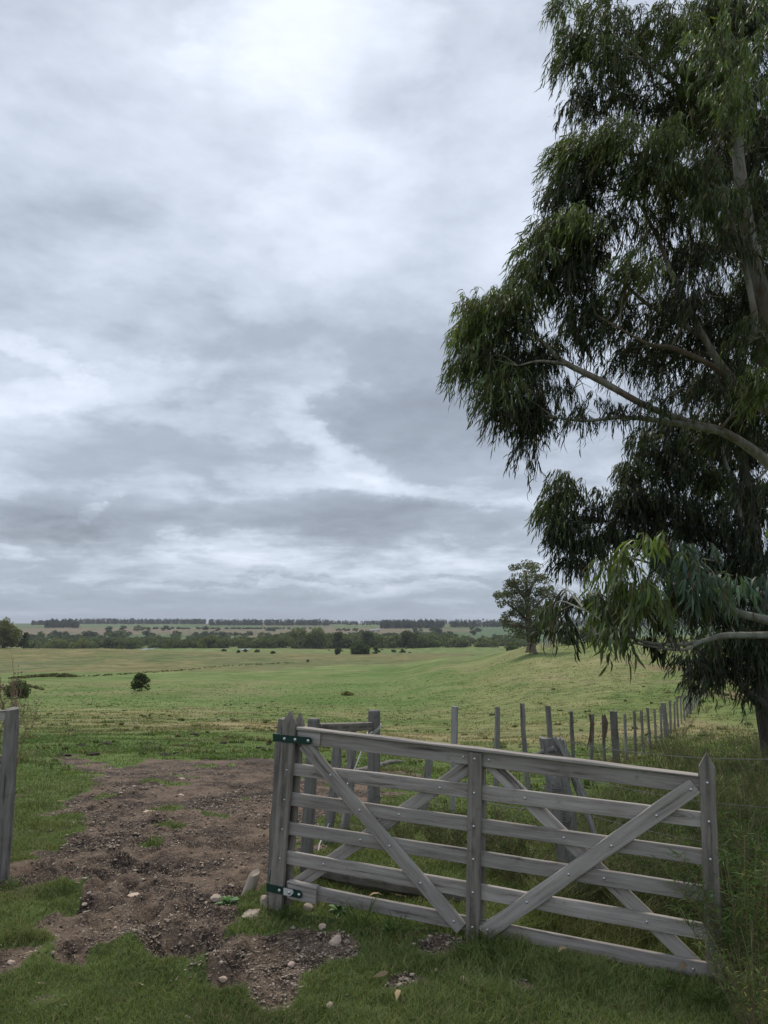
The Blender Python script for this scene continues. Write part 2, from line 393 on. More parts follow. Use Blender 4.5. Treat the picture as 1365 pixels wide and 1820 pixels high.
def in_poly(x, y, poly):
    c = np.zeros(x.shape, bool); n_ = len(poly)
    for i in range(n_):
        x1, y1 = poly[i]; x2, y2 = poly[(i + 1) % n_]
        k = (y1 > y) != (y2 > y)
        c ^= k & (x < (x2 - x1) * (y - y1) / (y2 - y1 + 1e-9) + x1)
    return c
_g = {}
def dirt_mask(x, y):
    """bare trodden earth in the gateway; a fixed patch of ground"""
    x = np.asarray(x, float); y = np.asarray(y, float)
    if 'grid' not in _g:
        gx = np.arange(-8, 6, .04); gy = np.arange(2.2, 15, .04); X, Y = np.meshgrid(gx, gy)
        wx_ = (fbm(X * 2.2, Y * 2.2, 4, 21) - .5) * .55; wy_ = (fbm(X * 2.2, Y * 2.2, 4, 22) - .5) * .6
        wx_ += (fbm(X * 8, Y * 8, 3, 23) - .5) * .22; wy_ += (fbm(X * 8, Y * 8, 3, 24) - .5) * .26
        zt = terrain(X, Y); a, b = pix(X + wx_ * np.clip(Y / 6, .6, 1.4), Y + wy_ * np.clip(Y / 6, .5, 1.6), zt)
        m = np.zeros(X.shape, bool)
        for p in DIRT_POLYS: m |= in_poly(a, b, p)
        isl = fbm(X * 2.6, Y * 2.6, 4, 25); spot = fbm(X * 3.1, Y * 3.1, 4, 26)
        m = (m & (isl < .72)) | ((spot > .73) & (X / Y < .34) & (Y < 9)); m = m.astype(float)
        for _ in range(2):
            q = np.pad(m, 1, mode='edge'); m = (q[:-2, 1:-1] + q[2:, 1:-1] + q[1:-1, :-2] + q[1:-1, 2:] + q[1:-1, 1:-1]) / 5
        _g['grid'] = m
    m = _g['grid']
    i = np.clip((x + 8) / .04, 0, m.shape[1] - 1.01); j = np.clip((y - 2.2) / .04, 0, m.shape[0] - 1.01)
    i0 = i.astype(int); j0 = j.astype(int); fi = i - i0; fj = j - j0
    v = (m[j0, i0] * (1 - fi) + m[j0, i0 + 1] * fi) * (1 - fj) + (m[j0 + 1, i0] * (1 - fi) + m[j0 + 1, i0 + 1] * fi) * fj
    return np.where((x > -8) & (x < 5.9) & (y > 2.2) & (y < 14.9), v, 0)

PITS = [(hit(qx, qy), r_, d_ * 1.7) for qx, qy, r_, d_ in
        ((275, 1530, .10, .05), (225, 1540, .08, .05), (215, 1572, .09, .05), (280, 1637, .09, .06), (330, 1684, .16, .08), (120, 1600, .14, .05),
         (195, 1398, .10, .05), (235, 1410, .10, .06), (360, 1700, .09, .04), (150, 1700, .13, .05), (405, 1745, .10, .05), (250, 1390, .12, .05),
         (420, 1400, .12, .05), (300, 1350, .18, .06), (450, 1360, .2, .06), (160, 1545, .12, .04), (60, 1545, .1, .04))]
for _ in range(90):
    PITS.append((hit(random.uniform(120, 480), random.uniform(1370, 1640)), random.uniform(.045, .09), random.uniform(.03, .065)))
def ground_z(x, y, dm=None):
    x = np.asarray(x, float); y = np.asarray(y, float)
    z = terrain(x, y); dm = dirt_mask(x, y) if dm is None else dm
    near = 1 - sstep(y, 10, 16)
    rel = dm * near * ((fbm(x * 7, y * 7, 4, 31, .6) - .55) * .06 + (fbm(x * 15, y * 15, 3, 34, .6) - .5) * .05 - .015) + (1 - dm) * near * (fbm(x * 3, y * 3, 3, 33) - .5) * .05
    z = z + rel
    for p, r_, d_ in PITS:
        q = ((x - p.x) ** 2 + (y - p.y) ** 2) / r_ ** 2
        k = q < 9
        if k.any(): z = np.where(k, z - d_ * np.exp(-q) + .35 * d_ * np.exp(-(np.sqrt(q) - 1.7) ** 2 * 3), z)
    return z

def ground_albedo(X, Y, Z):
    """real colour of the turf, stubble and crops at each place"""
    n1 = fbm(X / 3.0, Y / 3.0, 4, 41); n2 = fbm(X / 22, Y / 22, 4, 42); n3 = fbm(X / 90, Y / 140, 4, 43)
    qx, qy = pix(X, Y, Z); D = Y
    green = np.array([.118, .172, .048]); dry = np.array([.22, .205, .095]); deep = np.array([.085, .135, .034])
    olive = np.array([.165, .175, .072]); bright = np.array([.130, .182, .056])
    def mixc(a, b, t): return a + (b - a) * np.clip(t, 0, 1)[..., None]
    c = np.broadcast_to(green, X.shape + (3,)).copy()
    c = mixc(c, deep, sstep(n1, .35, .75) * (1 - sstep(D, 14, 40)))
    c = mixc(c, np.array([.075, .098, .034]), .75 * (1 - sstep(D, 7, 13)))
    # a dry band across the middle field, then greener, then drier towards the brow
    band = sstep(D, 22, 30) * (1 - sstep(D, 48, 70))
    c = mixc(c, dry * .95, band * (.28 + .75 * sstep(n1 * .5 + n2 * .5, .40, .62)))
    mid = sstep(D, 48, 75)
    c = mixc(c, bright, mid * .8)
    c = mixc(c, olive, mid * sstep(n2, .42, .62) * .7)
    u = X / np.maximum(Y, 1)
    hill = sstep(u, .04, .16) * sstep(D, 24, 50) * (1 - sstep(D, 210, 260))
    c = mixc(c, np.array([.175, .195, .075]), hill * (.35 + .7 * sstep(n1 * .4 + n2 * .6, .38, .62)))
    c = mixc(c, np.array([.19, .145, .085]), hill * sstep(fbm(X / 2.2, Y / 11, 4, 47), .56, .70) * sstep(u, .27, .40) * (1 - sstep(D, 75, 110)) * .85)
    # rough brown pasture on the slope beyond the ditch, left
    brown = sstep(D, 215 + 45 * sstep(u, -.2, 0), 250 + 45 * sstep(u, -.2, 0)) * (1 - sstep(D, 520, 600)) * (1 - sstep(u, .09, .16))
    c = mixc(c, np.array([.160, .142, .060]), brown * (.65 + .3 * n1))
    c = mixc(c, np.array([.10, .13, .05]), brown * sstep(n3, .52, .62) * .6)
    # far crops and fallow beyond the river wood
    far = sstep(D, 800, 900)
    fx = np.floor(X / 260 + .35 * np.sin(Y / 500)) ; fy = np.floor(Y / 330 + .2 * np.sin(X / 300))
    h = vnoise(fx * 7.31 + .5, fy * 3.77 + .5, 9)
    fc = np.where((h < .35)[..., None], np.array([.075, .12, .05]), np.where((h < .62)[..., None], np.array([.14, .13, .08]), np.array([.10, .14, .06])))
    c = c * (1 - far[..., None]) + fc * far[..., None]
    fal = far * sstep(D, 1500, 1600) * (1 - sstep(D, 2050, 2150)) * sstep(-u, -.06, -.02) * (1 - sstep(-u, .50, .52))
    c = mixc(c, np.array([.17, .135, .095]), fal * .75)
    crop = far * sstep(u, .12, .125) * sstep(D, 1100, 1120)
    c = mixc(c, np.array([.075, .125, .065]), crop * .9)
    # the ditch line
    tr = np.abs(fbm(X / 16, Y / 16, 3, 71) - .5); c = mixc(c, np.array([.205, .185, .10]), (1 - sstep(tr, .004, .016)) * sstep(D, 16, 26) * (1 - sstep(D, 110, 160)) * .55)
    c = mixc(c, c * np.array([.72, .86, .66]), sstep(fbm(X / 9, Y / 12, 4, 72), .52, .66) * sstep(D, 12, 20))
    c = mixc(c, c * np.array([1.22, 1.12, 1.25]), sstep(fbm(X / 7, Y / 9, 4, 73), .54, .68) * sstep(D, 12, 20))
    c = c * (0.90 + .2 * n1)[..., None]
    return c

def build_ground():
    fine = np.linspace(-R(36), R(36), 440)
    rest = np.linspace(R(36), 2 * np.pi - R(36), 46)[1:-1]
    A = np.concatenate([fine, rest])
    r1 = np.geomspace(.3, 2.4, 14)[:-1]; r2 = np.geomspace(2.4, 16, 360)[:-1]; r3 = np.geomspace(16, 700, 270)[:-1]; r4 = np.geomspace(700, 13500, 110)
    Rr = np.concatenate([r1, r2, r3, r4]); na, nr = len(A), len(Rr)
    RR, AA = np.meshgrid(Rr, A, indexing='ij')
    X = RR * np.sin(AA); Y = RR * np.cos(AA)
    dm = dirt_mask(X, Y); Z = ground_z(X, Y, dm)
    V = np.stack([X, Y, Z], -1).reshape(-1, 3)
    V = np.vstack([V, [[0, 0, 0]]])
    i = np.arange(nr - 1)[:, None] * na; j = np.arange(na)[None, :]; j2 = (j + 1) % na
    q = np.stack([i + j, i + na + j, i + na + j2, i + j2], -1).reshape(-1, 4)
    c = len(V) - 1; jj = np.arange(na); tri = np.stack([np.full(na, c), jj, (jj + 1) % na], -1)
    alb = ground_albedo(X, Y, Z).reshape(-1, 3); alb = np.vstack([alb, [[.05, .08, .02]]])
    me = np_mesh('ground', V, [q[:, ::-1], tri[:, ::-1]], None, True, alb, {'dirt': np.append(dm.ravel(), 0)})
    m, n, bs, out = new_mat('turf_and_trodden_earth')
    g = n.new('ShaderNodeNewGeometry'); P_ = g.outputs['Position']
    al = n.new('ShaderNodeAttribute', attribute_name='tint').outputs['Color']
    da = n.new('ShaderNodeAttribute', attribute_name='dirt').outputs['Fac']
    dist = n.vm('LENGTH', P_); dl = n.new('ShaderNodeVectorMath', operation='LENGTH'); n.l.new(P_, dl.inputs[0]); dlen = dl.outputs['Value']
    a1 = n.noise(P_, 26.0, 5, .7); a2 = n.noise(P_, 3.2, 5, .68); a3 = n.noise(n.vm('MULTIPLY', P_, (1.1, 1.3, 1)), 1.0, 8, .78)
    a4 = n.noise(n.vm('MULTIPLY', P_, (.12, .14, .1)), 1.0, 9, .78)
    farf = n.ss(dlen, 8.0, 45.0); farf2 = n.ss(dlen, 60.0, 260.0)
    nn = n.m('ADD', n.m('MULTIPLY', a1, .35), n.m('MULTIPLY', a2, .65))
    nn = n.mix(farf, n.comb(nn, nn, nn), n.comb(a3, a3, a3)); nn = n.mix(farf2, nn, n.comb(a4, a4, a4))
    nv = n.sep(nn)[0]
    k = n.ss(nv, .34, .66, .58, 1.42)
    turf = n.mix(1.0, al, n.comb(k, n.m('ADD', n.m('MULTIPLY', k, .93), .05), n.m('MULTIPLY', k, .95)), 'MULTIPLY')
    straw = n.m('MULTIPLY', n.ss(n.m('ADD', n.m('MULTIPLY', a3, .6), n.m('MULTIPLY', a1, .4)), .52, .66), n.ss(dlen, 3.0, 30.0, .15, .5))
    turf = n.mix(straw, turf, (.22, .195, .10, 1))
    clod = n.m('MULTIPLY', n.ss(n.noise(n.vm('MULTIPLY', P_, (1.0, .6, 1)), 1.9, 4, .75), .66, .71), n.ss(dlen, 6, 14))
    turf = n.mix(n.m('MULTIPLY', clod, n.ss(dlen, 30.0, 70.0, .6, 0.0)), turf, (.045, .045, .025, 1))
    # earth: dark damp patches, tan dust, grit
    d1 = n.noise(P_, 1.5, 6, .65); d2 = n.noise(P_, 9.0, 6, .7); d3 = n.noise(P_, 70.0, 4, .75)
    vo = n.new('ShaderNodeTexVoronoi'); n.put(vo.inputs['Vector'], P_); vo.inputs['Scale'].default_value = 55.0
    vo2 = n.new('ShaderNodeTexVoronoi'); n.put(vo2.inputs['Vector'], P_); vo2.inputs['Scale'].default_value = 120.0
    e = n.mix(n.ss(n.m('ADD', n.m('MULTIPLY', d1, .62), n.m('MULTIPLY', d2, .38)), .44, .58), (.026, .019, .017, 1), (.150, .108, .080, 1))
    e = n.mix(n.m('MULTIPLY', n.ss(d3, .48, .66), .8), e, (.235, .185, .140, 1))
    grit = n.m('MULTIPLY', n.ss(vo.outputs['Distance'], .18, .26, 1.0, 0.0), n.ss(n.sep(vo.outputs['Color'])[0], .62, .70))
    grit2 = n.m('MULTIPLY', n.ss(vo2.outputs['Distance'], .18, .28, 1.0, 0.0), n.ss(n.sep(vo2.outputs['Color'])[1], .55, .66))
    e = n.mix(n.m('MULTIPLY', grit2, .6), e, (.32, .25, .20, 1)); e = n.mix(n.m('MULTIPLY', grit, .85), e, (.46, .39, .33, 1))
    edge = n.m('ADD', da, n.m('MULTIPLY', n.m('SUBTRACT', n.m('ADD', n.m('MULTIPLY', d2, .6), n.m('MULTIPLY', d3, .4)), .5), .9))
    fac = n.ss(edge, .40, .52)
    n.l.new(n.mix(fac, turf, e), bs.inputs['Base Color']); bs.inputs['Roughness'].default_value = .95
    bs.inputs['Specular IOR Level'].default_value = .15
    h = n.mix(fac, n.comb(a1, a1, a1), n.comb(d2, d2, d2)); hh = n.sep(h)[0]
    hh = n.m('ADD', hh, n.m('MULTIPLY', n.m('MULTIPLY', grit, fac), .5))
    bump(n, bs, hh, .8, .045)
    return tag(link('ground', me, mat=m), kind='structure')
build_ground()

# ------------------------------------------------------------------ grass blades (real geometry near the eye)
GA = np.array([-.66, 4.65]); GB = np.array([1.58, 3.71]); GL = float(np.linalg.norm(GB - GA)); GE = (GB - GA) / GL; GN = np.array([GE[1], -GE[0]])
def blades(name, P0, H, Wd, tint, lean=.5, curve=.6):
    n_ = len(P0); az = RNG.uniform(0, 2 * np.pi, n_); d = np.stack([np.cos(az), np.sin(az), np.zeros(n_)], -1)
    az2 = az + RNG.normal(np.pi / 2, .5, n_); side = np.stack([np.cos(az2), np.sin(az2), np.zeros(n_)], -1) * (Wd / 2)[:, None]
    up = np.array([0, 0, 1.0]); l = RNG.uniform(0, lean, n_)[:, None]
    p1 = P0 + (up + d * l * .5) * (H * .5)[:, None]; p2 = P0 + (up * (1 - .25 * curve * l) + d * l * (1 + curve)) * H[:, None]
    V = np.stack([P0 - side, P0 + side, p1 - side * .8, p1 + side * .8, p2], 1).reshape(-1, 3)
    b = np.arange(n_) * 5; q = np.stack([b, b + 1, b + 3, b + 2], -1); t = np.stack([b + 2, b + 3, b + 4], -1)
    return np_mesh(name, V, [q, t], M['grass'], False, np.repeat(tint, 5, 0))
def grass_field():
    n_ = 560000
    y = 2.3 / (1 - RNG.uniform(0, 1, n_) ** 1.0 * (1 - 2.3 / 30)); x = RNG.uniform(-.66, .66, n_) * y * 1.02
    dm = dirt_mask(x, y); nz = fbm(x * 4, y * 4, 3, 51)
    s_ = (x - GA[0]) * GE[0] + (y - GA[1]) * GE[1]; dn = (x - GA[0]) * GN[0] + (y - GA[1]) * GN[1]     # along / in front of the gate
    keep = RNG.uniform(0, 1, n_) < np.clip(1.15 - 1.9 * dm + (nz - .5) * .9, 0.02, 1) * np.where(y > 14, .8, 1)
    x, y, dm, nz, s_, dn = [a[keep] for a in (x, y, dm, nz, s_, dn)]; n_ = len(x)
    z = ground_z(x, y, dm) - .004
    H = RNG.uniform(.014, .040, n_) * (.55 + 1.0 * nz)
    rightside = sstep(-dn, .1, .5) * sstep(s_, .9, 1.3) * (1 - sstep(y, 40, 60))
    rank = rightside * (1 - dm) * sstep(x / y, .12, .30)
    H = H * (1 + 3.0 * rank * RNG.uniform(.4, 1.2, n_))
    fringe = np.exp(-(dn / .10) ** 2) * (s_ > -.1) * (s_ < 2.6) * sstep(s_, .5, 1.4)
    H = H * (1 + 1.0 * fringe * (1 - .7 * sstep(s_, 1.35, 1.6)))
    clump = sstep(fbm(x * 2.2, y * 2.2, 3, 55), .56, .70) * (1 - dm); H = H * (1 + .8 * clump)
    H = H * (1 - .55 * sstep(dm, .1, .6)) * (1 - .35 * sstep(y, 7, 20) * (1 - rank))
    Wd = RNG.uniform(.0028, .0048, n_) * np.clip(y / 4.0, .8, 5)
    base = np.array([.150, .198, .060]); deep = np.array([.082, .120, .038]); lime = np.array([.21, .25, .085]); straw = np.array([.30, .25, .14])
    t = RNG.uniform(0, 1, n_)[:, None]; c = base * (1 - t) + np.where(RNG.uniform(0, 1, n_)[:, None] < .5, deep, lime) * t
    n5 = fbm(x * 1.7, y * 1.7, 4, 58)
    c = 1.12 * c * (.55 + .9 * n5)[:, None]; dryp = sstep(n5, .50, .70)[:, None] * .6; c = c * (1 - dryp) + np.array([.17, .16, .075]) * RNG.uniform(.5, 1.3, n_)[:, None] * dryp
    ga = ground_albedo(x, y, z) * RNG.uniform(.85, 1.6, n_)[:, None]; fd = (sstep(y, 7, 14) * (1 - .75 * rank))[:, None]; c = c * (1 - fd) + ga * fd
    c = c * (1 - .40 * rank)[:, None]  # tall grass at right: tree shade put into the blade colour
    st = (RNG.uniform(0, 1, n_) < .10 + .10 * sstep(y, 8, 25) + .04 * rank)[:, None]; c = np.where(st, straw * RNG.uniform(.6, 1.1, n_)[:, None], c)
    o = link('grass', blades('grass', np.stack([x, y, z], -1), H, Wd, c, .9, .5))
    tag(o, kind='stuff'); return o
grass_field()
def far_turf():
    n_ = 170000; y = 14 / (1 - RNG.uniform(0, 1, n_) * (1 - 14 / 130)); x = RNG.uniform(-.60, .60, n_) * y
    cl_ = fbm(x / 1.1, y / 1.1, 4, 61); k = RNG.uniform(0, 1, n_) < sstep(cl_, .36, .66); x, y, cl_ = x[k], y[k], cl_[k]; n_ = len(x)
    z = terrain(x, y); g2 = fbm(x / 4, y / 4, 3, 62)
    H = RNG.uniform(.02, .055, n_) * (.5 + cl_) * (1 + y / 90); c = ground_albedo(x, y, z) * (1.02 + (RNG.uniform(0, 1, n_) - .35) * np.interp(y, [14, 60, 130], [.6, .4, .35]))[:, None]
    t = (sstep(g2, .5, .7) * .6)[:, None]; c = c * (1 - t) + np.array([.25, .215, .115]) * RNG.uniform(.6, 1.2, n_)[:, None] * t
    o = link('field_grass', blades('field_grass', np.stack([x, y, z - .01], -1), H, RNG.uniform(.6, 1.5, n_) * .0016 * y, c, 1.2, .5)); tag(o, kind='stuff')
far_turf()
def tussocks():
    P_ = []; H_ = []; C_ = []
    for k in range(420):
        Y = 11 / (1 - RNG.uniform() * (1 - 11 / 90)); x = RNG.uniform(-.58, .50) * Y; n_ = int(RNG.integers(14, 46)); r_ = RNG.uniform(.05, .28)
        if float(dirt_mask(x, Y)) > .2: continue
        a = RNG.uniform(0, 6.28, n_); q = r_ * np.sqrt(RNG.uniform(0, 1, n_)); X_ = x + np.cos(a) * q; Y_ = Y + np.sin(a) * q * .8
        P_.append(np.stack([X_, Y_, terrain(X_, Y_) - .01], -1)); H_.append(RNG.uniform(.05, .14, n_) * RNG.uniform(.6, 1.5))
        b = np.array([(.11, .14, .05), (.19, .175, .085), (.085, .115, .038), (.15, .17, .06)][int(RNG.integers(0, 4))]); C_.append(b * RNG.uniform(.7, 1.3, n_)[:, None])
    P_ = np.concatenate(P_); H_ = np.concatenate(H_); C_ = np.concatenate(C_)
    tag(link('tussocks', blades('tussocks', P_, H_, .0022 * P_[:, 1].clip(3, 40) * RNG.uniform(.5, 1, len(P_)), C_, 1.3, .6)), kind='stuff')
tussocks()

# ------------------------------------------------------------------ pebbles and grit on the trodden earth
def pebbles():
    n_ = 90000; y = 2.6 / (1 - RNG.uniform(0, 1, n_) * (1 - 2.6 / 13)); x = RNG.uniform(-.62, .30, n_) * y
    dm = dirt_mask(x, y); k = RNG.uniform(0, 1, n_) < np.where(dm > .35, .55, .015) * (.25 + 1.5 * sstep(fbm(x * 1.6, y * 1.6, 3, 77), .4, .62)); x, y, dm = x[k], y[k], dm[k]; n_ = len(x)
    z = ground_z(x, y, dm); s = .004 * (1 + RNG.exponential(.9, n_)) * np.clip(y / 5.0, .8, 1.6); s = np.minimum(s * .85, .018)
    base = np.array([[1, 0, 0], [0, 1, 0], [-1, 0, 0], [0, -1, 0], [.2, .1, .8], [0, 0, -.5]], float)
    V = base[None] * (1 + RNG.uniform(-.35, .35, (n_, 6, 3))) * s[:, None, None] * np.stack([RNG.uniform(.8, 1.5, n_), RNG.uniform(.7, 1.2, n_), RNG.uniform(.6, 1, n_)], -1)[:, None, :]
    az = RNG.uniform(0, 6.28, n_); c_, s__ = np.cos(az)[:, None], np.sin(az)[:, None]
    V = np.stack([V[..., 0] * c_ - V[..., 1] * s__, V[..., 0] * s__ + V[..., 1] * c_, V[..., 2]], -1) + np.stack([x, y, z + s * .25], -1)[:, None, :]
    f = np.array([[0, 1, 4], [1, 2, 4], [2, 3, 4], [3, 0, 4], [1, 0, 5], [2, 1, 5], [3, 2, 5], [0, 3, 5]])
    Fm = (np.arange(n_)[:, None, None] * 6 + f[None]).reshape(-1, 3)
    t = RNG.uniform(0, 1, n_)[:, None]; c = np.array([.12, .092, .068]) * (1 - t) + np.array([.42, .355, .285]) * t
    tag(link('gravel', np_mesh('gravel', V.reshape(-1, 3), Fm, M['pebble'], False, np.repeat(c, 6, 0))), kind='stuff')
pebbles()
def litter():
    n_ = 2600; y = 3.0 / (1 - RNG.uniform(0, 1, n_) * (1 - 3.0 / 13)); x = RNG.uniform(-.62, .10, n_) * y
    dm = dirt_mask(x, y); k = (dm > .3) | (RNG.uniform(0, 1, n_) < .12); x, y, dm = x[k], y[k], dm[k]; n_ = len(x)
    a = RNG.uniform(0, 6.28, n_); L = RNG.uniform(.010, .045, n_); w = RNG.uniform(.0012, .0045, n_); z = ground_z(x, y, dm) + .006
    d = np.stack([np.cos(a), np.sin(a), RNG.uniform(-.15, .25, n_)], -1) * (L / 2)[:, None]; sd = np.stack([-np.sin(a), np.cos(a), RNG.uniform(-.5, .5, n_)], -1) * w[:, None]
    c = np.stack([x, y, z], -1); V = np.stack([c - d - sd, c - d + sd, c + d + sd * .5, c + d - sd * .5], 1).reshape(-1, 3)
    pal = np.array([(.34, .27, .19), (.20, .15, .10), (.42, .36, .28), (.07, .055, .045)])[RNG.integers(0, 4, n_)] * RNG.uniform(.7, 1.2, n_)[:, None]
    tag(link('straw_litter', np_mesh('straw_litter', V, np.arange(n_ * 4).reshape(-1, 4), M['pebble'], False, np.repeat(pal, 4, 0))), kind='stuff')
litter()

# ------------------------------------------------------------------ solid builders
def stone_mesh(name, sx, sy, sz, seed, mat, sub=2, rough=.22, flat=.35):
    rg = random.Random(seed); bm = bmesh.new(); bmesh.ops.create_icosphere(bm, subdivisions=sub, radius=1.0)
    planes = [(Vector((rg.gauss(0, 1), rg.gauss(0, 1), rg.gauss(0, 1))).normalized(), rg.uniform(.55, .9)) for _ in range(14)]
    for v in bm.verts:
        p = v.co.copy()
        for nrm, dd in planes:
            q = p.dot(nrm)
            if q > dd: p -= nrm * (q - dd)
        p *= 1 + rg.uniform(-.5, .5) * rough * .45
        v.co = Vector((p.x * sx, p.y * sy, p.z * sz))
    return bm_mesh(name, bm, mat, False)
def board_bm(L, w, t, bev=.003, point=0.0, jit=.0022, segs=8, seed=0):
    """a sawn board along local X from 0 to L, w across (Z), t thick (Y); optional picket point at the far end"""
    rg = random.Random(seed); bm = bmesh.new(); rings = []
    xs = [L * i / segs for i in range(segs + 1)]
    for i, x in enumerate(xs):
        dw = rg.uniform(-1, 1) * jit; hw = w / 2 + dw; ht = t / 2
        prof = [(-ht + bev, -hw), (ht - bev, -hw), (ht, -hw + bev), (ht, hw - bev), (ht - bev, hw), (-ht + bev, hw), (-ht, hw - bev), (-ht, -hw + bev)]
        rings.append([bm.verts.new((x, a + rg.uniform(-.3, .3) * jit, b)) for a, b in prof])
    for a, b in zip(rings[:-1], rings[1:]):
        for k in range(8): bm.faces.new((a[k], a[(k + 1) % 8], b[(k + 1) % 8], b[k]))
    bm.faces.new(rings[0][::-1])
    if point:
        tips = [bm.verts.new((L + point, -t / 2 + bev, 0)), bm.verts.new((L + point, t / 2 - bev, 0))]
        r = rings[-1]
        bm.faces.new((r[0], r[1], tips[1], tips[0])); bm.faces.new((r[1], r[2], r[3], r[4], tips[1])[:5])
        bm.faces.new((r[4], r[5], tips[0], tips[1])); bm.faces.new((r[5], r[6], r[7], r[0], tips[0]))
    else: bm.faces.new(rings[-1])
    return bm
def tube_bm(bm, pts, rad, sides=8, cap=True, rough=0.0, seed=0):
    rg = random.Random(seed); pts = [Vector(p) for p in pts]; prev = None; rings = []
    if not hasattr(rad, '__len__'): rad = [rad] * len(pts)
    nrm = None
    for i, p in enumerate(pts):
        d = (pts[min(i + 1, len(pts) - 1)] - pts[max(i - 1, 0)]).normalized()
        if nrm is None: nrm = d.orthogonal().normalized()
        nrm = (nrm - d * nrm.dot(d)); nrm = nrm.normalized() if nrm.length > 1e-6 else d.orthogonal().normalized()
        b = d.cross(nrm)
        rings.append([bm.verts.new(p + (nrm * math.cos(2 * math.pi * k / sides) + b * math.sin(2 * math.pi * k / sides)) * rad[i] * (1 + rg.uniform(-rough, rough))) for k in range(sides)])
    for a, c in zip(rings[:-1], rings[1:]):
        for k in range(sides): bm.faces.new((a[k], a[(k + 1) % sides], c[(k + 1) % sides], c[k]))
    if cap: bm.faces.new(rings[0][::-1]); bm.faces.new(rings[-1])
    return bm
def smooth_path(ctrl, n=8):
    """catmull-rom through control points (tuples of any length)"""
    c = np.array(ctrl, float); c = np.vstack([2 * c[0] - c[1], c, 2 * c[-1] - c[-2]]); out = []
    for i in range(1, len(c) - 2):
        for k in range(n):
            t = k / n; p0, p1, p2, p3 = c[i - 1], c[i], c[i + 1], c[i + 2]
            out.append(p1 + .5 * t * (p2 - p0 + t * (2 * p0 - 5 * p1 + 4 * p2 - p3 + t * (3 * (p1 - p2) + p3 - p0))))
    out.append(c[-2]); return np.array(out)

# ------------------------------------------------------------------ the GATE
gate = tag(empty('farm_gate', (GA[0], GA[1], 0), math.atan2(GE[1], GE[0])),
           'grey weathered timber farm gate with six rails and crossed braces standing open on the grass', 'gate')
def gpart(name, s0, z0, s1, z1, w, t, layer, mat='board', point=0, seed=0, **kw):
    """board in the gate's plane from (s0,z0) to (s1,z1); layer = offset towards the viewer (local -Y)"""
    L = math.hypot(s1 - s0, z1 - z0); a = math.atan2(z1 - z0, s1 - s0)
    mtx = Matrix.Translation((s0, -layer, z0)) @ Matrix.Rotation(-a, 4, 'Y')
    return link(name, bm_mesh(name, board_bm(L, w, t, point=point, seed=seed, **kw), M[mat]), gate, mtx=mtx)
RAILS = [(1.005, .902, .080), (.806, .741, .076), (.632, .568, .074), (.461, .400, .076), (.294, .228, .077), (.122, .052, .075)]
for k, (za, zb, w) in enumerate(RAILS):
    gpart('rail', .085, za, 2.405, zb, w, .022, 0.0, seed=k)
gpart('cap_rail', .150, 1.006 + .047, 2.402, .902 + .048, .014, .062, .006, seed=20)
gpart('brace', .195, .962, 1.178, .068, .078, .022, .0235, seed=21)
gpart('brace', 1.300, .060, 2.385, .902, .078, .022, .0235, seed=22)
gpart('brace', 1.238, .914, .118, .125, .074, .020, -.0225, seed=23)
gpart('brace', 1.330, .939, 2.372, .031, .074, .020, -.0225, seed=24)
gpart('middle_stile', 1.240, .0, 1.273, .985, .076, .024, .0245, 'stile', seed=25)
gpart('middle_stile', 1.252, .0, 1.285, .965, .070, .022, -.0235, 'stile', seed=26)
gpart('end_stile', 2.419, -.03, 2.444, .995, .074, .030, .012, 'stile', .066, seed=27)
gpart('hinge_stile', .025, .0, .098, 1.085, .088, .030, .028, 'stile', .072, seed=28)
gpart('hinge_stile', .062, .02, .137, 1.075, .066, .022, -.024, 'stile', .066, seed=29)
gpart('rail_block', .150, 1.003, .305, .996, .088, .010, .0175, seed=30)
gpart('rail_block', .110, .121, .300, .110, .088, .034, .022, 'board', seed=31)
gpart('rail_block', .110, .121 + .049, .304, .110 + .049, .012, .044, .024, 'board', seed=32)
def strap(s0, z0, s1, z1, lay):
    L = math.hypot(s1 - s0, z1 - z0); a = math.atan2(z1 - z0, s1 - s0); bm = bmesh.new(); w = .042; t = .006
    pts = [(0, -w / 2), (0, w / 2)] + [(L - w / 2 + math.sin(th_) * w / 2, math.cos(th_) * w / 2) for th_ in np.linspace(0, math.pi, 9)]
    f_ = [bm.verts.new((x, -t / 2, z)) for x, z in pts]; b_ = [bm.verts.new((x, t / 2, z)) for x, z in pts]
    bm.faces.new(f_); bm.faces.new(b_[::-1])
    for i in range(len(pts)): j = (i + 1) % len(pts); bm.faces.new((f_[i], b_[i], b_[j], f_[j]))
    # the knuckle that wraps the hook on the post
    tube_bm(bm, [(-.006, .022, -w / 2 - .002), (-.006, .022, w / 2 + .002)], .022, 12)
    h_ = link('strap_hinge', bm_mesh('strap_hinge', bm, M['green_paint']), gate,
              mtx=Matrix.Translation((s0, -lay, z0)) @ Matrix.Rotation(-a, 4, 'Y'))
    return h_
h1 = strap(.008, .992, .265, .988, .0475); h2 = strap(-.014, .122, .214, .112, .0475)
h2.data = h2.data.copy()
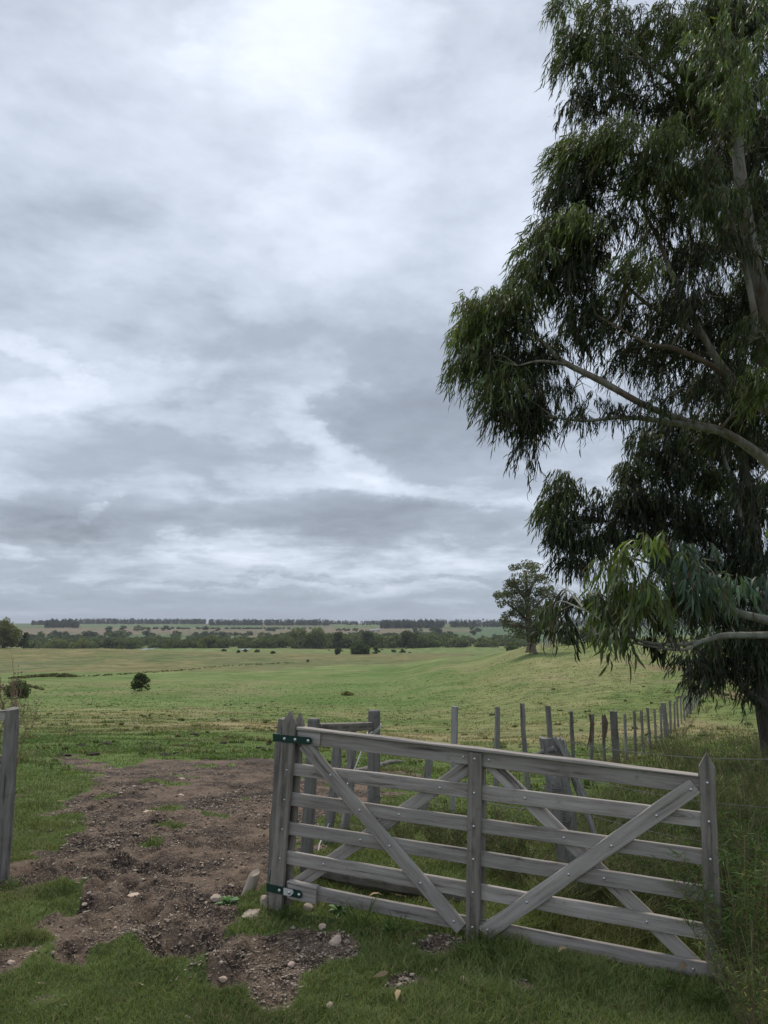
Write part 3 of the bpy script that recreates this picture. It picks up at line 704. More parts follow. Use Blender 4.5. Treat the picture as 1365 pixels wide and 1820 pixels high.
# dried whitewash smeared over part of the lower hinge
bm = bmesh.new(); pr = [bm.verts.new((x, 0, z)) for x, z in ((.105, -.020), (.150, -.019), (.163, -.008), (.172, .004), (.166, .019), (.135, .020), (.104, .020))]
fr = bmesh.ops.extrude_face_region(bm, geom=[bm.faces.new(pr)])
for v in [g for g in fr['geom'] if isinstance(g, bmesh.types.BMVert)]: v.co.y -= .0015
link('paint_smear', bm_mesh('paint_smear', bm, M['paint_white']), h2, mtx=Matrix.Translation((0, -.0035, 0)))
bb = bmesh.new(); bmesh.ops.create_uvsphere(bb, u_segments=10, v_segments=6, radius=.0078)
for v in bb.verts: v.co.y = min(v.co.y * .75, .0005)
bolt_me = bm_mesh('bolt', bb, M['galv'], True)
def bolt(s, z, lay, big=1.0):
    o = link('bolt', bolt_me, gate, mtx=Matrix.Translation((s, -lay, z)) @ Matrix.Scale(big, 4)); return o
def rail_z(k, s): za, zb, w = RAILS[k]; return za + (zb - za) * (s - .085) / 2.32
for k in range(6):
    z = rail_z(k, 1.26); bolt(1.24 + .033 * z / .985, z, .0365)
    z = rail_z(k, 2.43); bolt(2.419 + .025 * z, z + (.02 if k == 0 else 0), .027)
    if 0 < k < 5: z = rail_z(k, .06); bolt(.035 + .07 * z, z, .043, .8)
    # where the front braces cross the rails
    z = rail_z(k, .7); s = 1.178 - (z - .068) * (1.178 - .195) / (.962 - .068)
    if 0 < k: bolt(min(s, 1.15), rail_z(k, s) if k < 5 else .10, .0350)
    s = 1.300 + (rail_z(k, 1.8) - .060) * (1.085 / .842)
    if k < 6: bolt(min(max(s, 1.325), 2.365), min(max(rail_z(k, s), .085), .885), .0350)
    s = .190 + (rail_z(k, .7) - .176) / .704
    if 0 < k < 5: bolt(s, rail_z(k, s), .0115)
    s = 1.375 + (.900 - rail_z(k, 1.8)) * .935 / .815
    if 0 < k < 6: bolt(min(s, 2.36), rail_z(k, min(s, 2.36)), .0115)
bolt(1.20, rail_z(0, 1.2), .0115); bolt(1.345, rail_z(0, 1.345), .0115)
for s, z in ((.075, .9905), (.150, .9895), (.240, .9885)): bolt(s, z, .051, 1.35)
for s, z in ((.062, .1185), (.128, .1160), (.196, .1125)): bolt(s, z, .0525, 1.35)

# ------------------------------------------------------------------ posts
def squared_post(name, h, w, d, mat, seed, taper=.96, top=0.0, sub=.25, rough=.006):
    rg = random.Random(seed); bm = bmesh.new(); rings = []
    n_ = 9; corners = [(-1, -1), (-.1, -1.03), (1, -1), (1.03, 0), (1, 1), (0, 1), (-1, 1), (-1.02, .1)]
    bend = rg.uniform(-1, 1) * .012
    for i in range(n_):
        z = -sub + (h + sub) * i / (n_ - 1); k = 1 - (1 - taper) * i / (n_ - 1)
        ox = bend * math.sin(i / (n_ - 1) * math.pi)
        rings.append([bm.verts.new((a * w / 2 * k + ox + rg.uniform(-rough, rough), b * d / 2 * k + rg.uniform(-rough, rough),
                                    z + (a * top + rg.uniform(-rough, rough) if i == n_ - 1 else 0))) for a, b in corners])
    for a, b in zip(rings[:-1], rings[1:]):
        for k in range(8): bm.faces.new((a[k], a[(k + 1) % 8], b[(k + 1) % 8], b[k]))
    bm.faces.new(rings[-1]); bm.faces.new(rings[0][::-1])
    return bm_mesh(name, bm, M[mat])
def round_post(name, h, r, mat, seed, sub=.25, cham=.012):
    rg = random.Random(seed); n_ = 14; bm = bmesh.new(); rings = []
    prof = [(-sub, 1.04)] + [(h * q, 1.03 - .05 * q) for q in (0, .15, .3, .45, .6, .75, .9)] + [(h - cham, .97), (h, .86)]
    ph = [rg.uniform(-.04, .04) for _ in range(n_)]
    for z, k in prof:
        rings.append([bm.verts.new((math.cos(2 * math.pi * a / n_) * r * (k + ph[a] + rg.uniform(-.012, .012)), math.sin(2 * math.pi * a / n_) * r * (k + ph[a]), z)) for a in range(n_)])
    for a, b in zip(rings[:-1], rings[1:]):
        for k in range(n_): bm.faces.new((a[k], a[(k + 1) % n_], b[(k + 1) % n_], b[k]))
    bm.faces.new(rings[-1]); bm.faces.new(rings[0][::-1])
    return bm_mesh(name, bm, M[mat], False)
def post_mtx(base, top, hgt):
    """matrix that stands a Z-up post on base, leaning so that its top points at top"""
    d = (Vector(top) - Vector(base)).normalized(); q = Vector((0, 0, 1)).rotation_difference(d)
    return Matrix.Translation(base) @ q.to_matrix().to_4x4()

# hinge post right behind the gate's left stile
b0 = onground(489, 4.78); t0 = at(509, 1277, 4.78)
hp = tag(empty('gate_post', b0), 'squared grey timber post behind the hinges of the open gate', 'post')
link('post', squared_post('post', (t0 - b0).length, .085, .085, 'stile_post', 3), hp, mtx=Matrix.Translation(-b0) @ post_mtx(b0, t0, 1) @ Matrix.Rotation(R(-18), 4, 'Z'))
for k, (z, r_) in enumerate(((.80, .052), (.30, .056))):
    bm = bmesh.new(); tube_bm(bm, [(math.cos(a) * r_ * 1.12 - .018 + z * .06, math.sin(a) * r_ * 1.12, z + .006 * math.sin(2 * a)) for a in np.linspace(0, 2 * math.pi, 17)], .0018, 5, False)
    link('tie_wire', bm_mesh('tie_wire', bm, M['wire']), hp)
for zz_ in (1.005, .125):
    bm = bmesh.new(); tube_bm(bm, [(.03, -.03, zz_ + .045), (.035, -.075, zz_ + .043), (.033, -.085, zz_ + .025), (.033, -.085, zz_ - .03)], .008, 8)
    for v in bm.verts: v.co.x += (zz_ - .5) * .06 - .03; v.co.y += .012
    link('hinge_hook', bm_mesh('hinge_hook', bm, M['green_paint']), hp)

# left edge: the latch post of the gateway with the end of another gate's rail
b0 = onground(2, 5.2); t0 = at(22, 1259, 5.2)
lp = tag(empty('gate_post', b0), 'thick split timber post at the left edge with dark upright grain', 'post')
hh_ = (t0 - b0).length
link('post', squared_post('post', hh_, .100, .085, 'stile_post', 9, .82, .004, rough=.009), lp, mtx=Matrix.Translation(-b0) @ post_mtx(b0, t0, 1) @ Matrix.Rotation(R(24), 4, 'Z'))
lp2 = tag(empty('timber_fence', (b0.x - .02, b0.y + .02, b0.z)), 'end of a pale grey timber rail fence entering at the left edge behind the post', 'fence')
for k, z in enumerate((hh_ - .055, hh_ * .66, hh_ * .38)):
    bm = board_bm(1.7, .07 if k == 0 else .09, .025, seed=60 + k)
    link('rail', bm_mesh('rail', bm, M['board'] if k == 0 else M['stile']), lp2, mtx=Matrix.Translation((-.015 + .012 * k, .035, z)) @ Matrix.Rotation(math.pi - .12, 4, 'Z'))
link('post', squared_post('post', hh_ * .95, .10, .10, 'post_lichen', 10), lp2, mtx=Matrix.Translation((-1.62, .27, 0)))
link('post', squared_post('post', hh_ * .62, .09, .09, 'post_lichen', 12), lp2, mtx=Matrix.Translation((-.085, .10, 0)))

# post and rail corner behind the gate
pr_base = onground(552, 5.75)
PRl = tag(empty('post_and_rail', pr_base), 'two round grey posts joined by one top rail behind the hinge side of the gate', 'fence')
def add_post(root, qx_b, qx_t, qy_t, Y, kind, r_, mat, seed, name='post', w2=None, **kw):
    b = onground(qx_b, Y); t = at(qx_t, qy_t, Y); h_ = (t - b).length
    me = round_post(name, h_, r_, mat, seed) if kind == 'round' else squared_post(name, h_, r_, w2 or r_, mat, seed, **kw)
    o = link(name, me, root, mtx=Matrix.Translation(-root.location) @ post_mtx(b, t, h_) @ Matrix.Rotation(seed * 1.3, 4, 'Z')); return b, t, h_
ba, ta, _ = add_post(PRl, 545, 558, 1277, 5.75, 'round', .049, 'post', 4)
bb_, tb, _ = add_post(PRl, 664, 665, 1262, 7.6, 'round', .064, 'post', 5)
p0 = ta + Vector((.03, .02, -.075)); p1 = tb + Vector((-.03, -.05, -.15)); L_ = (p1 - p0).length
q = Vector((1, 0, 0)).rotation_difference((p1 - p0).normalized())
link('rail', bm_mesh('rail', board_bm(L_, .075, .045, seed=71, bev=.006), M['stile']), PRl,
     mtx=Matrix.Translation(p0 - pr_base) @ q.to_matrix().to_4x4())
bm = bmesh.new(); c_ = Vector(tb) - pr_base + Vector((0, 0, -.22))
tube_bm(bm, [c_ + Vector((math.cos(a) * .071, math.sin(a) * .071, .05 * math.cos(a - .4) + .02 * a / 6)) for a in np.linspace(0, 4 * math.pi, 34)], .005, 5)
link('tie_wire', bm_mesh('tie_wire', bm, M['white_tape']), PRl)
bm = bmesh.new(); c_ = Vector(tb) - pr_base
tube_bm(bm, [c_ + Vector((math.cos(a) * .068, math.sin(a) * .068, -.86 + .035 * math.sin(a * 1.5))) for a in np.linspace(0, 4 * math.pi, 34)], .003, 5)
link('tie_wire', bm_mesh('tie_wire', bm, M['wire']), PRl)
# slack dark wire between the two posts, white tape hanging down
bm = bmesh.new(); w0 = at(534, 1400, 5.72); w1 = at(664, 1398, 7.55)
tube_bm(bm, [w0.lerp(w1, t) - Vector((0, 0, .16 * 4 * t * (1 - t) * (1 - .4 * t))) - pr_base for t in np.linspace(0, 1, 14)], .003, 5)
link('wire', bm_mesh('wire', bm, M['wire']), PRl)
tp = tag(link('fence_tape', bm_mesh('fence_tape', tube_bm(bmesh.new(), [at(661, 1300, 7.45), at(650, 1315, 7.3), at(641, 1338, 7.0), at(632, 1362, 6.8), at(596, 1440, 6.4), at(568, 1500, 6.1), at(566, 1512, 6.05)], .0055, 6), M['white_tape'])),
         'thin white tape hanging slack from the round post behind the gate', 'tape')
# twisted old half-posts between
TW = 'old weathered timber stakes behind the gate'
for k, (qb, qt, yt, Y, w, lab) in enumerate(((582, 600, 1322, 6.3, .075, 'twisted dark grey stake leaning right, nearest the hinge side behind the gate'),
                                   (612, 628, 1300, 6.9, .085, 'cracked dark grey stake under the high rail behind the gate'))):
    b = onground(qb, Y); root = tag(empty('old_stake', b), lab, 'stake', TW)
    add_post(root, qb, qt, yt, Y, 'sq', w, 'post', 31 + k, w2=.06, rough=.012, taper=.8)
b = onground(752, 7.4); root = tag(empty('old_stake', b), 'short square grey stake behind the top rail near the middle of the gate', 'stake', TW)
add_post(root, 750, 763, 1349, 7.4, 'sq', .085, 'post', 35, w2=.08)

# strainer post with split slats leaning on it and wires running off right
b0 = onground(1018, 4.95)
SF = tag(empty('wire_fence', b0), 'thick cracked old strainer post behind the gate with slack wires running right', 'fence')
tmp = squared_post('post', 1.0, .135, .12, 'post_lichen', 41, 1.0, -.004, rough=.014)
t0 = at(981, 1312, 4.95); L0 = (t0 - b0).length
for v in tmp.vertices: v.co.z = v.co.z * (L0 if v.co.z > 0 else 1)
link('post', tmp, SF, mtx=Matrix.Translation(-b0) @ post_mtx(b0, t0, L0))
for k, (x0, y0, x1, y1, Y0, Y1, w) in enumerate(((993, 1312, 1057, 1482, 4.88, 5.0, .035), (1002, 1322, 1046, 1430, 4.90, 4.98, .03), (986, 1310, 1030, 1400, 4.86, 4.9, .025))):
    a_ = at(x1, y1, Y1); c_ = at(x0, y0, Y0); Ls = (c_ - a_).length; q = Vector((0, 0, 1)).rotation_difference((c_ - a_).normalized())
    link('split_slat', squared_post('split_slat', Ls, w, .02, 'post_pale', 44 + k, .7, .01, sub=0, rough=.005), SF, mtx=Matrix.Translation(a_ - b0) @ q.to_matrix().to_4x4())
a_ = at(945, 1345, 5.0); c_ = at(987, 1330, 4.86)
link('stub', bm_mesh('stub', tube_bm(bmesh.new(), [a_ - b0, a_.lerp(c_, .5) - b0 + Vector((0, 0, .008)), c_ - b0], [.010, .015, .018], 8, rough=.15), M['post_lichen']), SF)
endp = onground(1560, 4.0)
for k, (xa, ya, xb, yb, Yb, th_) in enumerate(((995, 1316, 1480, 1346, 3.95, .0022), (1010, 1376, 1480, 1440, 3.95, .0018), (1020, 1440, 1480, 1520, 3.95, .0018), (1022, 1545, 1480, 1600, 3.95, .0018))):
    p_, q_ = at(xa, ya, 4.9), at(xb, yb, Yb)
    bm = bmesh.new(); tube_bm(bm, [p_.lerp(q_, t) - Vector((0, 0, .05 * 4 * t * (1 - t))) - b0 for t in np.linspace(0, 1, 14)], th_, 5)
    link('wire', bm_mesh('wire', bm, M['wire']), SF)
link('post', round_post('post', 1.15, .06, 'post', 49), SF, mtx=Matrix.Translation(onground(1500, 3.9) - b0))
for k, (xa, ya, Ya, xb, yb, Yb) in enumerate(((975, 1395, 4.85, 765, 1545, 5.6), (972, 1385, 4.85, 1022, 1372, 4.86), (970, 1440, 4.85, 760, 1380, 7.3), (978, 1530, 4.85, 760, 1470, 7.3), (1000, 1450, 4.9, 1015, 1452, 4.86))):
    p_, q_ = at(xa, ya, Ya), at(xb, yb, Yb)
    bm = bmesh.new(); tube_bm(bm, [p_.lerp(q_, t) - Vector((0, 0, .07 * 4 * t * (1 - t))) - b0 for t in np.linspace(0, 1, 10)], .003, 5)
    link('wire', bm_mesh('wire', bm, M['wire']), SF)
# turns of wire round the strainer
for z in (.42, .62, .80):
    bm = bmesh.new(); cx = -.18 * z * .8
    tube_bm(bm, [(cx + math.cos(a) * .083, math.sin(a) * .078, z + .01 * math.sin(a * 1.7)) for a in np.linspace(0, 4 * math.pi, 30)], .0028, 5)
    link('tie_wire', bm_mesh('tie_wire', bm, M['wire']), SF)

# ------------------------------------------------------------------ long post and wire fence down and up the field
def fence_line():
    pts = []; y = 8.35
    while y < 46: pts.append((.76 + .509 * (y - 8.35), y)); y += 1.32
    x = pts[-1][0]; y = pts[-1][1]
    while y < 118:
        y += 1.55; x += 1.55 * (.425 + .0000 * y); pts.append((x, y))
    return pts
pts = fence_line()
z0 = float(terrain(*pts[0])); FB = Vector((pts[0][0], pts[0][1], z0))
LF = tag(empty('wire_fence', FB), 'long fence of thin grey posts dropping away behind the gate and climbing the field', 'fence')
thin = [squared_post('post', 1.2, .062, .052, 'post', 80 + k, rough=.008) for k in range(4)]
thin_p = [squared_post('post', 1.2, .066, .056, 'post_pale', 90 + k, rough=.007) for k in range(2)]
thick = [squared_post('post', 1.24, .17, .15, 'post', 84 + k) for k in range(2)]
tops = []
for k, (x, y) in enumerate(pts):
    z = float(ground_z(x, y)); me = thin_p[k % 2] if k in (0, 8) else thin[k % 4]
    if k in (7, 14, 21, 28, 36, 45): me = thick[k % 2]
    rg = random.Random(k * 7 + 1); sc = rg.uniform(.94, 1.06)
    mt = Matrix.Translation(Vector((x, y, z)) - FB) @ Matrix.Rotation(rg.uniform(-.05, .05), 4, 'Y') @ Matrix.Rotation(rg.uniform(-.05, .05), 4, 'X') @ Matrix.Rotation(rg.uniform(-.6, .6), 4, 'Z') @ Matrix.Scale(sc, 4)
    link('post', me, LF, mtx=mt); tops.append(Vector((x, y, z)))
for k, h_ in enumerate((1.08, .86, .64, .42, .22)):
    bm = bmesh.new(); pp = []
    for i, p in enumerate(tops): pp.append(p + Vector((-.04, -.04, h_)) - FB)
    tube_bm(bm, pp[:34], [.002 + .0016 * i / 10 for i in range(34)], 4); link('wire', bm_mesh('wire', bm, M['wire']), LF)
# rags of dried bark caught on two posts
for k, i in enumerate((5, 6)):
    p = tops[i] - FB; bm = bmesh.new(); rg = random.Random(k)
    for j in range(3):
        x_ = rg.uniform(-.03, .04); w_ = .03; pth = [(x_, -.06, 1.17), (x_ + .03, -.09, 1.0), (x_ + .01, -.07, .8), (x_ - .02 - .03 * j, -.08, .62 - .07 * j)]
        vs_ = [(bm.verts.new(Vector((a - w_ * f_, b, c)) + p), bm.verts.new(Vector((a + w_ * f_, b + .01, c)) + p)) for (a, b, c), f_ in zip(pth, (.6, 1, .9, .2))]
        for a, b in zip(vs_[:-1], vs_[1:]): bm.faces.new((a[0], a[1], b[1], b[0]))
    link('bark_strip', bm_mesh('bark_strip', bm, M['bark_brown']), LF)

# ------------------------------------------------------------------ fallen wood
def dead_log(label, ctrl, mat='log', name='fallen_branch', sub=()):
    P0 = Vector(ctrl[0][:3]); sp = smooth_path([(*(Vector(c[:3]) - P0), c[3]) for c in ctrl], 6)
    bm = bmesh.new(); tube_bm(bm, [p[:3] for p in sp], [max(p[3], .002) for p in sp], 9, rough=.10, seed=5)
    root = link(name, bm_mesh(name, bm, M[mat]), loc=P0); tag(root, label, 'log'); return root
g_ = lambda qx, Y, dz, r_: (*(onground(qx, Y) + Vector((0, 0, dz))), r_)
hb = lambda qx, qy, r_: (*(hit(qx, qy) + Vector((0, 0, r_ * .9))), r_)
dead_log('dead crooked branch lying on the bare earth behind the top rail of the gate', [hb(600, 1376, .018), hb(625, 1375, .035), hb(650, 1371, .045), hb(675, 1364, .048), hb(695, 1358, .045), hb(714, 1357, .035)])
dead_log('long grey log lying in the weeds behind the bottom rail of the gate', [g_(540, 5.15, .09, .05), g_(610, 5.0, .07, .06), g_(700, 4.85, .06, .055), g_(790, 4.75, .04, .05), g_(840, 4.7, .02, .03)], name='fallen_log')

# ------------------------------------------------------------------ loose stones, one object each
STN = 'loose stones on the ground by the gate'
def stone(qx, qy, w, h, label, mat='stone', seed=0, tilt=0, dz=0, grp=STN):
    p = hit(qx, qy); s = p.y / F
    me = stone_mesh('stone', w * s / 2, w * s / 2 * .8, h * s / 2, seed, M[mat])
    z = float(ground_z(p.x, p.y)); o = link('stone', me, loc=(p.x, p.y, z + h * s * .22 + dz)); o.rotation_euler = (0, R(tilt), seed * .9)
    return tag(o, label, 'stone', grp)
p = hit(436, 1580); me = stone_mesh('stone', .055, .04, .15, 5, M['stone_grey'])
o = link('stone', me, loc=(p.x + .035, p.y, float(ground_z(p.x, p.y)) + .095)); o.rotation_euler = (0, R(24), .3)
tag(o, 'tall narrow stone stood on end left of the hinge post', 'stone')
stone(447, 1625, 62, 22, 'flat pale grey slab at the foot of the hinge post', 'stone_grey', 6, 4)
stone(470, 1610, 30, 26, 'grey slab fragment touching the hinge post foot', 'stone_grey', 16, 14)
stone(597, 1675, 24, 24, 'pinkish rock on bare earth below the bottom rail, largest there', 'stone', 7, 20)
stone(573, 1648, 16, 14, 'small pink stone just under the bottom rail left half', 'stone', 8)
stone(549, 1614, 24, 16, 'ochre stone under the lower hinge block', 'stone_grey', 9)
stone(823, 1744, 24, 16, 'orange pink wedge stone on grass right of centre', 'stone', 10, -12)
stone(587, 1792, 20, 18, 'pale angular stone on grass at the bottom edge', 'stone', 11, 15)
stone(166, 1550, 30, 18, 'rounded brown rock in the middle of the trodden earth', 'stone_grey', 12)
stone(291, 1687, 17, 14, 'whitish stone beside the dark hollow in the grass edge', 'stone', 13)
stone(20, 1713, 16, 10, 'flat tan stone in grass at the bottom left edge', 'stone', 14)
stone(397, 1730, 20, 12, 'tan stone at the lower tip of the bare earth', 'stone', 15, 10)
stone(518, 1712, 15, 9, 'small tan stone on the gravel in front of the gate', 'stone', 17)
stone(735, 1678, 10, 6, 'tiny white stone in the grass below the middle of the gate', 'stone', 18)
stone(775, 1722, 10, 7, 'tiny pale stone left of the wedge stone', 'stone', 19)
stone(385, 1600, 26, 14, 'half buried tan rock at the earth edge near broad leaves', 'stone_grey', 20)
stone(101, 1540, 18, 8, 'low tan rock at the left edge of the bare earth', 'stone_grey', 21)
stone(235, 1590, 30, 14, 'pale crumbly rock in the centre of the bare earth', 'stone', 22)
stone(322, 1411, 18, 5, 'light flat stone high in the bare earth', 'stone', 23)
stone(325, 1385, 14, 5, 'small white stone near the far edge of the bare earth', 'stone', 24)
stone(262, 1442, 16, 6, 'small pale stone left of centre in the bare earth', 'stone', 25)
stone(178, 1398, 12, 6, 'small pale stone near the left track', 'stone', 26)
for k in range(16):   # more, each a stone of its own
    qx, qy = random.uniform(120, 470), random.uniform(1375, 1660)
    p = hit(qx, qy)
    if float(dirt_mask(p.x, p.y)) < .6: continue
    stone(qx, qy, random.uniform(7, 13), random.uniform(4, 8), 'small pale pebble lying loose in the trodden earth', random.choice(['stone', 'stone_grey']), 40 + k, grp='pebbles scattered over the trodden earth')

# ------------------------------------------------------------------ low plants
def leaf_strips(base, dirs, length, width, droop, tint, segs=3, bend_dir=None):
    """curved tapering leaves: returns V, quads, tris, cols.  base/dirs (n,3)"""
    n_ = len(base); d = dirs / np.linalg.norm(dirs, axis=1, keepdims=True)
    rnd = RNG.normal(size=(n_, 3)); side = np.cross(d, rnd); side /= np.linalg.norm(side, axis=1, keepdims=True) + 1e-9
    curve = np.cross(side, d) * (RNG.choice([-1, 1], n_) * RNG.uniform(.05, .34, n_) * length)[:, None]
    down = np.array([0, 0, -1.0]); L = length[:, None]; hw = (width / 2)[:, None]; dr = np.asarray(droop); dr = dr[:, None] if dr.ndim else dr
    def pt(t): return base + d * L * t + down * L * dr * t * t + curve * 4 * t * (1 - t)
    V = np.stack([pt(0), pt(.33) - side * hw, pt(.33) + side * hw, pt(.68) - side * hw * .8, pt(.68) + side * hw * .8, pt(1.0)], 1)
    b = np.arange(n_) * 6
    q = np.stack([b + 1, b + 2, b + 4, b + 3], -1); t = np.concatenate([np.stack([b, b + 2, b + 1], -1), np.stack([b + 3, b + 4, b + 5], -1)])
    return V.reshape(-1, 3), q, t, np.repeat(tint, 6, 0)
def feathery(name, label, base, h, spread, n_stem, leaf_n, col, grp, seed, wind=(0, 0)):
    rg = np.random.default_rng(seed); root = tag(empty(name, base), label, 'plant', grp)
    bm = bmesh.new(); B = []; D = []
    for k in range(n_stem):
        a = rg.uniform(0, 6.28); r_ = rg.uniform(0, spread * .35); hh2 = h * rg.uniform(.6, 1.05); out_ = rg.uniform(.1, spread)
        p0 = np.array([math.cos(a) * r_, math.sin(a) * r_, 0]); top = np.array([math.cos(a) * (r_ + out_) + wind[0], math.sin(a) * (r_ + out_) + wind[1], hh2])
        mid_ = (p0 + top) / 2 + np.array([rg.uniform(-.05, .05), rg.uniform(-.05, .05), hh2 * .12]) * h
        sp = smooth_path([p0, mid_, top], 5); tube_bm(bm, sp, [.004 * h * (1 - .7 * i / len(sp)) + .001 for i in range(len(sp))], 4)
        t = rg.uniform(.15, 1, leaf_n); idx = np.clip(t * (len(sp) - 1), 0, len(sp) - 1.01); i0 = idx.astype(int); f_ = (idx - i0)[:, None]
        B.append(sp[i0] * (1 - f_) + sp[i0 + 1] * f_); dd = rg.normal(size=(leaf_n, 3)); dd[:, 2] = np.abs(dd[:, 2]) * .9 + .4; D.append(dd)
    B = np.concatenate(B); D = np.concatenate(D); n_ = len(B)
    B = np.concatenate([B, B + rg.normal(scale=.012, size=B.shape)]); D = np.concatenate([D, D[::-1]]); n_ = len(B)
    c = 1.25 * np.array(col) * rg.uniform(.6, 1.45, n_)[:, None] * np.where(rg.uniform(0, 1, n_)[:, None] < .1, np.array([1.9, 1.35, 1.1]), 1)
    V, q, t, cc = leaf_strips(B, D, rg.uniform(.06, .15, n_) * h, rg.uniform(.0026, .0045, n_) * (.5 + h), rg.uniform(0, .6, n_), c)
    lf = link('foliage', np_mesh('foliage', V, [q, t], M['grass'], False, cc), root); lf['kind'] = 'stuff'
    link('stem', bm_mesh('stem', bm, M['dry_stem']), root)
    return root
WG = 'feathery weeds growing along the fence line'
def weed(k, qx, Y, h, sp, ns, ln, col, label, wind=(0, 0)):
    b = onground(qx, Y); return feathery('weed', label, b, h, sp, ns, ln, col, WG, 300 + k, wind)
weed(0, 1330, 3.62, .62, .30, 46, 46, (.075, .115, .035), 'big feathery green weed right of the gate end, nearest', (-.04, 0))
weed(1, 1395, 3.9, .70, .30, 46, 46, (.06, .095, .03), 'tall feathery weed cut off by the right edge of the picture')
weed(2, 1310, 4.5, .55, .28, 40, 40, (.055, .085, .028), 'feathery weed behind the gate end post')
weed(3, 1345, 3.25, .36, .22, 26, 36, (.09, .12, .04), 'low pale weed in front at the right edge')
weed(4, 845, 5.6, .42, .32, 40, 36, (.045, .062, .022), 'dark weed seen between the rails left of the middle stile')
weed(5, 790, 6.1, .38, .3, 34, 34, (.05, .07, .024), 'dark weed low behind the leaning front brace')
weed(6, 900, 5.3, .40, .28, 34, 34, (.045, .065, .02), 'dark weed just right of the middle stile behind the rails')
weed(7, 930, 5.0, .32, .3, 34, 34, (.05, .075, .022), 'low dark weed at the foot of the strainer post, left side')
weed(8, 1150, 4.7, .34, .3, 34, 34, (.05, .08, .024), 'low weed behind the right half of the gate')
weed(9, 1215, 4.4, .38, .28, 34, 34, (.05, .075, .024), 'dark weed behind the gate close to its end post')
weed(10, 720, 6.2, .30, .24, 26, 30, (.055, .075, .026), 'low weed behind the brace crossing in the left half')
weed(11, 632, 6.0, .20, .18, 20, 30, (.045, .07, .022), 'small dark weed at the foot of the twisted stakes')
for k in range(20):
    i = random.randint(5, 22); p = tops[i]; b = Vector((p.x + random.uniform(-.5, .9), p.y + random.uniform(-.5, .4), 0)); b.z = float(ground_z(b.x, b.y))
    feathery('weed', 'dark weed at the foot of the long post fence', b, random.uniform(.28, .5), .28, 14, 22, (.05, .065, .025), 'weeds along the foot of the long fence', 500 + k)
for k in range(16):
    Y = random.uniform(9, 26); qx = 1170 + random.uniform(0, 200) + (Y < 14) * 40; b = onground(qx, Y)
    feathery('weed', 'rank feathery weed in the dark strip right of the long fence', b, random.uniform(.35, .6), .45, 22, 30, (.055, .085, .028), 'weeds in the strip right of the fence', 540 + k)

def broadleaf(qx, qy, r_, n_, label, seed, col=(.085, .165, .045)):
    p = hit(qx, qy); p.z = float(ground_z(p.x, p.y)); rg = np.random.default_rng(seed); bm = bmesh.new()
    root = tag(empty('broadleaf_weed', p), label, 'plant', 'small broad leaved weeds')
    for k in range(n_ * 3):
        a = k * 2.4 + rg.uniform(-.4, .4); L = r_ * rg.uniform(.4, 1.0); w = L * .17; el = rg.uniform(.2, 1.2)
        dx_, dy_ = math.cos(a), math.sin(a); rows = []
        for t, wf in ((.12, .15), (.35, .75), (.6, 1.0), (.85, .6), (1, .05)):
            z = L * (math.sin(el) * t * 1.1 - .5 * t * t); rr = L * math.cos(el) * t
            rows.append([(dx_ * rr - dy_ * w * wf * s_, dy_ * rr + dx_ * w * wf * s_, z + (abs(s_) * .12 * w) + .01) for s_ in (-1, 0, 1)])
        vv = [[bm.verts.new(c) for c in r] for r in rows]
        for a_, b_ in zip(vv[:-1], vv[1:]):
            for i in range(2): bm.faces.new((a_[i], a_[i + 1], b_[i + 1], b_[i]))
    me = bm_mesh('foliage', bm, None, True); m = M.get('broad') or simple('broad_leaf', col, .5, 0, .3, 40); M['broad'] = m; me.materials.append(m)
    link('foliage', me, root)
broadleaf(404, 1606, .12, 9, 'bright green rosette of broad leaves left of the hinge post', 1)
broadleaf(690, 1656, .07, 5, 'small bright green seedling under the bottom rail', 2)
broadleaf(742, 1660, .05, 5, 'tiny green seedling right of the brighter one', 3)
broadleaf(602, 1622, .10, 7, 'broad leaved weed tucked against the bottom rail', 4)
broadleaf(432, 1630, .06, 6, 'tiny rosette on the slab by the hinge post', 5)
broadleaf(1320, 1780, .06, 6, 'bright rosette in the grass at the bottom right corner', 6)
broadleaf(1168, 1352, .10, 6, 'yellow green leafy weed behind the gate near the far grass', 7)
# tufts of long grass in front of the gate and round the posts
def tuft(qx, Y, n_, h, label, seed, col=(.10, .15, .04), arch=.9):
    b = onground(qx, Y); b.z = float(ground_z(b.x, b.y)); rg = np.random.default_rng(seed); a = rg.uniform(0, 6.28, n_); rr = rg.uniform(0, .05, n_)
    B = np.stack([np.cos(a) * rr, np.sin(a) * rr, np.zeros(n_)], -1); D = np.stack([np.cos(a) * rg.uniform(.2, arch, n_), np.sin(a) * rg.uniform(.2, arch, n_), np.ones(n_)], -1)
    c = np.array(col) * rg.uniform(.6, 1.3, n_)[:, None]
    V, q, t, cc = leaf_strips(B, D, rg.uniform(.5, 1.1, n_) * h, rg.uniform(.004, .007, n_), rg.uniform(.1, .6, n_), c)
    tag(link('grass_tuft', np_mesh('grass_tuft', V, [q, t], M['grass'], False, cc), loc=b), label, 'grass', 'long grass tufts near the gate')
